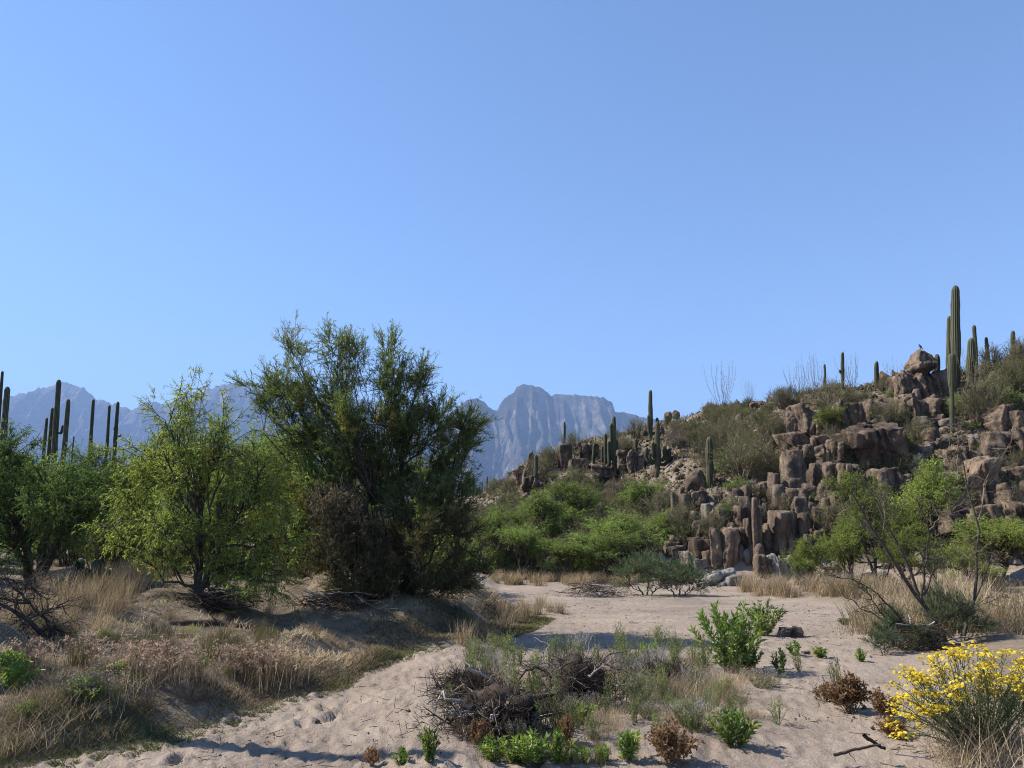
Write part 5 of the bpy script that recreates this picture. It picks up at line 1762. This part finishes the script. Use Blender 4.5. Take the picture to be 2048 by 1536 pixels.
for (x, y, h, w_, l_) in [(1335, 1528, 74, 120, 'rust-brown dried bush on the sand'), (1700, 1425, 66, 120, 'pinkish brown dried bush beside the yellow flowers'), (1650, 1405, 34, 60, 'low brown dried plant on open sand'), (1130, 1500, 60, 50, 'rusty dry stems among bright green plants'), (1770, 1440, 50, 70, 'brown dry weeds under the yellow flowers'), (745, 1531, 34, 40, 'dry brown seed-headed weed on trodden sand'), (1790, 1480, 40, 80, 'brown leaf litter weeds at the yellow bush foot'), (960, 1495, 50, 60, 'orange-brown dry weeds against the dark root mass')]:
    plant('dry_bush', l_, RUST, x, y, h, w_, 1, 1.6, 'bush')
for (x, y, h, w_, l_) in [(1395, 1462, 56, 120, 'spreading patch of pale purple flowers beside the dark green plant'), (1530, 1378, 40, 84, 'low mound of faded purple flowers at the seepwillow foot'), (1180, 1432, 44, 84, 'dusky purple flowers before the hollow root'), (1032, 1500, 62, 44, 'dark purple flower spikes beside the root mass'), (1088, 1528, 40, 76, 'small purple flowers among bright green clumps'), (1300, 1440, 36, 70, 'thin purple flowers among dry stems'), (962, 1322, 34, 70, 'shaded purple flowers behind the driftwood')]:
    plant('purple_flower', l_, PURP, x, y, h, w_, .30, .68, 'flower')
HG = 'slender green herbs among the driftwood'
for (x, y, h, w_) in [(950, 1345, 64, 34), (985, 1340, 56, 40), (1040, 1335, 46, 36), (1100, 1340, 60, 40), (1010, 1375, 60, 44), (1070, 1410, 80, 50), (1110, 1455, 96, 54), (1140, 1470, 70, 50), (1085, 1480, 80, 50), (1250, 1420, 70, 50), (1230, 1390, 60, 50), (1290, 1400, 60, 60), (1330, 1420, 60, 60), (1200, 1345, 60, 46), (1260, 1350, 60, 60), (1350, 1320, 56, 60), (1390, 1330, 50, 60), (1420, 1440, 60, 50), (1310, 1300, 56, 50), (1240, 1320, 70, 40), (900, 1420, 50, 50), (915, 1460, 40, 50), (1680, 1400, 80, 50), (1600, 1345, 40, 40), (1555, 1450, 50, 60), (1180, 1480, 50, 40), (1215, 1440, 66, 44), (1270, 1450, 50, 50), (940, 1380, 60, 44), (970, 1440, 40, 40), (1160, 1330, 56, 40), (1440, 1395, 40, 50), (1340, 1370, 50, 50)]:
    plant('green_herb', 'slender grey-green herb growing up through the driftwood patch', HERB, x, y, h, w_, 1, 1.1, 'plant', HG)
for (x, y, h, w_, l_) in [(1390, 1400, 56, 150, 'pale golden mat of dead grass in front of the seepwillow'), (1440, 1380, 46, 110, 'yellow-green grass mound at the seepwillow foot'), (1320, 1390, 50, 110, 'brown matted grass mound among dry twigs'), (1460, 1405, 44, 90, 'dry tan grass mound at the sand edge'), (1290, 1432, 40, 80, 'yellowish grass patch behind the pale sand dome'), (1220, 1470, 30, 70, 'flattened tan grass on the sand dome'), (1350, 1445, 40, 80, 'faded grass tuft beside the purple patch'), (930, 1470, 50, 80, 'orange-tan grass caught on the root mass')]:
    plant('grass_mound', l_, MAT, x, y, h, w_ * .75, .5, .9, 'grass clump')
for (x, y, h, w_, l_) in [(1310, 1350, 56, 110, 'bare grey twig bush among the golden grass'), (1160, 1320, 54, 110, 'bare silvery twig tangle behind the hollow root'), (1240, 1360, 56, 80, 'bare grey twigs beside the hollow root'), (990, 1345, 44, 90, 'bare grey twigs on top of the driftwood'), (1370, 1380, 46, 80, 'bare brown twigs on the grass mound')]:
    plant('dead_bush', l_, DRYT, x, y, h, w_, 1, 1.8, 'bush')
random.seed(99)
for k in range(24):
    plant('dead_bush', 'small bare grey twig tangle in the driftwood patch', DRYT, random.uniform(900, 1440), random.uniform(1330, 1450), random.uniform(30, 56), random.uniform(50, 90), 1, 1.8, 'bush', 'bare twig tangles in the driftwood patch')
for k in range(22):
    tuft('green_grass_clump', random.uniform(960, 1200), random.uniform(1470, 1531), random.uniform(.25, .5), 'narrow-bladed green grass clump at the foot of the driftwood', 'green grass at the driftwood foot', GREENT)
for k in range(70):
    x, y = random.uniform(930, 1500), random.uniform(1320, 1465)
    plant('green_herb', 'slender grey-green herb growing up through the driftwood patch', HERB, x, y, random.uniform(36, 70), random.uniform(34, 60), 1, 1.1, 'plant', HG)
for k in range(44):
    x, y = random.uniform(960, 1520), random.uniform(1330, 1455)
    plant('grass_mound', 'matted tan grass tuft in the weedy patch round the seepwillow', MAT, x, y, random.uniform(22, 40), random.uniform(50, 80), .5, .9, 'grass clump', 'matted grass in the weedy patch')
plant('grass_mound', 'big pale dry grass mound at the foot of the yellow flower bush', MAT, 2000, 1525, 110, 200, .5, .9, 'grass clump')
plant('grass_mound', 'dry grass mound overlapping the yellow bush stems', MAT, 1930, 1530, 60, 120, .5, .9, 'grass clump')
for (x, y, l_) in [(18, 1360, 'bright green leafy weed at the frame edge of the bank'), (30, 1385, 'green weed below the brighter one on the bank')]:
    plant('green_plant', l_, DARKP, x, y, 60, 90, 1, 1.2)

# driftwood roots in the middle of the wash
def root_mass(label, px, py, wpx, hpx, seed, nroot, depth=None):
    g = np.random.default_rng(seed)
    p = hit(px, py)
    m = mpp(p[1])
    w, h = wpx * m, hpx * m
    e = thing('driftwood_root', label, 'driftwood', Vector(p))
    V = ICO_V.copy()
    nz = 0.75 + .42 * vn3(*(V * 1.7).T, seed) + .30 * np.abs(vn3(*(V * np.array([6, 6, 1.6])).T, seed + 1)) + .22 * vn3(*(V * 9).T, seed + 2)
    P = V * nz[:, None] * np.array([w * .42, w * .34, h * .50]) + np.array([0, 0, h * .36])
    G = Geo()
    G.add(P, ICO_F)
    obj('stump', G.mesh('stump', M['dark_wood']), e)
    for k in range(nroot):
        d = unit(g.normal(size=3) * np.array([1.5, .8, .42]) + np.array([0, -.1, .12]))
        a = np.array([0, 0, h * .4]) + d * np.array([w, w, h]) * .22
        b = np.array([0, 0, h * .35]) + d * np.array([w * .62, w * .5, h * .7]) * g.uniform(.5, 1.05)
        if k % 5 == 0:
            b = b * 1.35
        b[2] = max(b[2], .02)
        S = curve(a, b, 9, g.normal(size=3) * .22, .05, g)
        V, F = tubes(S, np.linspace(1, .25, 9)[None] * g.uniform(.010, .026), 6)
        G = Geo()
        G.add(V, F)
        n = 9
        T0 = S[0][g.integers(3, 9, n)]
        S2 = curve(T0, T0 + unit(g.normal(size=(n, 3)) + d) * g.uniform(.05, .18, n)[:, None], 4, g.normal(size=(n, 3)) * .1, .05, g)
        V, F = tubes(S2, np.full((n, 1), .0045) * np.linspace(1, .3, 4)[None], 3)
        G.add(V, F)
        obj('root', G.mesh('root', M['grey_wood' if k % 4 == 0 else 'dark_wood' if k % 2 else 'twig'], True), e)
    m_ = 1500
    C = np.stack([g.normal(size=m_) * w * .36, g.normal(size=m_) * w * .28, g.random(m_) * h * .8], -1)
    D = unit(g.normal(size=C.shape))
    S = curve(C, C + D * g.uniform(.05, .16, m_)[:, None], 3, [0, 0, 0], .1, g)
    V, F = tubes(S[:, ::2], np.tile([.003, .0015], (m_, 1)), 3)
    G = Geo()
    G.add(V, F)
    o = obj('litter', G.mesh('litter', M['dark_wood']), e)
    o['kind'] = 'stuff'
    return e


root_mass('dark shaggy uprooted root mass with pale broken branches in the wash', 1000, 1478, 185, 112, 541, 44)
root_mass('black hollow uprooted root behind the dusky purple flowers', 1155, 1420, 130, 110, 542, 34)
root_mass('brown root tangle draped with dry litter on the driftwood patch', 935, 1400, 80, 60, 543, 20)
root_mass('small brown root knot in the golden grass mound', 1335, 1375, 80, 50, 544, 10)
for i, (pts, dep, r, l_, mm) in enumerate([([(1005, 1472), (940, 1490), (880, 1500)], 6.5, .013, 'long thin dark driftwood pole lying on the trodden sand', 'dark_wood'), ([(985, 1420), (950, 1375), (935, 1350)], 7.0, .011, 'straight dark stick propped on the root mass', 'dark_wood'),
                                           ([(935, 1335), (985, 1358), (975, 1390)], 7.3, .015, 'bent bleached branch on top of the root mass', 'grey_wood'), ([(895, 1430), (920, 1422), (985, 1432)], 6.9, .012, 'curved grey branch reaching over the sand from the roots', 'grey_wood'),
                                           ([(1110, 1400), (1112, 1340), (1145, 1322)], 7.7, .014, 'dark crooked branch beside the hollow root', 'twig'), ([(1190, 1345), (1215, 1310), (1250, 1300)], 8.2, .010, 'thin dark arched branch above the hollow root', 'twig'), ([(1020, 1475), (1022, 1425)], 6.5, .012, 'short upright pale stake before the dark root mass', 'grey_wood'),
                                           ([(940, 1335), (920, 1310), (895, 1295)], 7.3, .006, 'thin white twig rising from the bleached branch', 'grey_wood'), ([(1085, 1320), (1100, 1290), (1068, 1275)], 8.0, .006, 'slender bleached twig arching behind the driftwood', 'grey_wood')]):
    P = resample(px_branch(pts, dep, .15), 10)
    gg = np.random.default_rng(560 + i)
    P = wander(P, .006, gg)
    P[:, 2] = np.maximum(P[:, 2], H(P[:, 0], P[:, 1], False) + r * .5)
    b = P[0].copy()
    G = Geo()
    V, F = tubes((P - b)[None], (r * np.linspace(1, .5, 10))[None], 6)
    G.add(V, F)
    n = 6
    T0 = (P - b)[gg.integers(3, 10, n)]
    S2 = curve(T0, T0 + unit(gg.normal(size=(n, 3))) * gg.uniform(.04, .12, n)[:, None], 4, [0, 0, 0], .06, gg)
    V, F = tubes(S2, np.full((n, 1), r * .3) * np.linspace(1, .4, 4)[None], 3)
    G.add(V, F)
    tag(obj('driftwood_branch', G.mesh('driftwood_branch', M[mm], True), loc=Vector(b)), l_, 'driftwood')
log('forked dark twig lying on the sand before the yellow flower bush', [(1668, 1510), (1715, 1497), (1762, 1490)], 6.0, .012, 0, 571, 'dark_wood', 'fallen_stick', 3)
log('upcurved dark twig end resting on the forked twig', [(1728, 1470), (1748, 1486), (1770, 1498)], 6.05, .015, 0, 572, 'dark_wood', 'fallen_stick', 1)
log('thin tan stalk lying flat on the sand by the dry grass mound', [(1790, 1508), (1860, 1516)], 5.8, .006, 0, 573, 'grey_wood', 'fallen_stick', 0)
log('thin white twig lying on the pale sand dome', [(1180, 1475), (1215, 1470)], 6.5, .008, 0, 574, 'grey_wood', 'fallen_stick', 1)

# lone stones on the sand
for (q, l_, mm) in [((1558, 1254, 1602, 1274), 'lone brown stone on open sand beside the rounded seepwillow', 'greyrock'), ((1605, 1302, 1618, 1310), 'tiny dark stone on open sand between green sprouts', 'rock'), ((516, 1242, 528, 1252), 'small white stone in the grass under the young mesquite', 'pale')]:
    tag(place_rock(*q, kind='b', mname=mm, name='stone', deep=hit((q[0] + q[2]) / 2, q[3])[1]), l_, 'stone')

# ------------------------------------------------------------------ the yellow flower bush
g = np.random.default_rng(700)
BP = hit(1960, 1500)
yb = thing('yellow_flower_bush', 'yellow flowering bush with grey-green stems beside the wash', 'bush', Vector(BP))
ns = 120
heads = []
while len(heads) < ns:
    px, py = g.uniform(1780, 2140), g.uniform(1290, 1480)
    if py < np.interp(px, [1780, 1800, 1840, 1880, 1930, 1990, 2140], [1420, 1340, 1318, 1300, 1285, 1290, 1320]) or py > np.interp(px, [1780, 1830, 1900, 1960, 2140], [1470, 1480, 1400, 1390, 1400]):
        continue
    heads.append(at(px, py, BP[1] + g.uniform(-.32, .42)) - BP)
heads = np.array(heads)
S = curve(heads * np.array([.12, .12, 0]) + g.normal(size=(ns, 3)) * np.array([.04, .04, 0]) - np.array([0, 0, .03]), heads, 8, np.tile([0, 0, .10], (ns, 1)) + np.stack([heads[:, 0] * .1, 0 * heads[:, 0], 0 * heads[:, 0]], -1), .012, g)
G = Geo()
V, F = tubes(S, np.full((ns, 1), .0045) * np.linspace(1, .45, 8)[None], 4)
G.add(V, F, 0, .35)
C = np.repeat(S[:, 1:7].reshape(-1, 3), 9, 0)
C = C + g.normal(size=C.shape) * .02
V, F = leaves(C, unit(g.normal(size=C.shape) * .6 + np.array([0, 0, .7])), .055, .006, g)
G.add(V, F, 0, np.clip(.5 + .25 * g.normal(size=len(C)), 0, 1))
obj('stems', G.mesh('stems', M['ysten']), yb)


def flower_geo(G, c, nrm, r, g):
    """one daisy-like head: petals and a raised centre sharing the middle vertex"""
    u = unit(np.cross(nrm, [1, .2, 0]))
    v = np.cross(nrm, u)
    V, F = [c + nrm * r * .22], []
    n = 8
    for q in range(n):
        a = q / n * 6.283 + g.uniform(-.1, .1)
        d = u * math.cos(a) + v * math.sin(a)
        sd = (-u * math.sin(a) + v * math.cos(a)) * r * .40
        b = len(V)
        V += [c + d * r * .62 + sd, c + d * r - nrm * r * g.uniform(0, .25), c + d * r * .62 - sd]
        F.append([0, b, b + 1, b + 2])
    G.add(V, F, 0, g.uniform(.1, 1))


FL = []
for k in range(8):
    G = Geo()
    flower_geo(G, np.zeros(3), unit(np.array([g.normal() * .4, g.normal() * .4 - .3, 1])), .0172, g)
    FL.append(G.mesh('flower', [M['yellow']]))
G = Geo()
nfl = 0
for k in range(ns):
    t = S[k, -1]
    for q in range(22):
        c = t + np.array([g.normal() * .036, g.normal() * .036, g.normal() * .014])
        if q < 2 and nfl < 290:
            nfl += 1
            o = obj('flower', FL[g.integers(0, 8)], yb, c + np.array([0, -.012, .008]))
            o.rotation_euler = (0, 0, g.uniform(0, 6.28))
        else:
            flower_geo(G, c, unit(np.array([g.normal() * .5, g.normal() * .5 - .25, 1])), g.uniform(.010, .0145), g)
o = obj('small_flowers', G.mesh('small_flowers', [M['yellow']]), yb)
o['kind'] = 'stuff'

# the saguaro beyond the frame edge whose shadow crosses the sand
saguaro('tall slim saguaro on the near bank, casting a long shadow over the sand', -445, 768 - FPX * math.tan(math.atan((8.3 - CAM_H) / 7.9) - PITCH), 1300, 44, depth=7.9)
mesquite('mesquite standing on the near bank beyond the frame edge, shading the grass', -330, 660, 9.5, 430, 1, None, True)
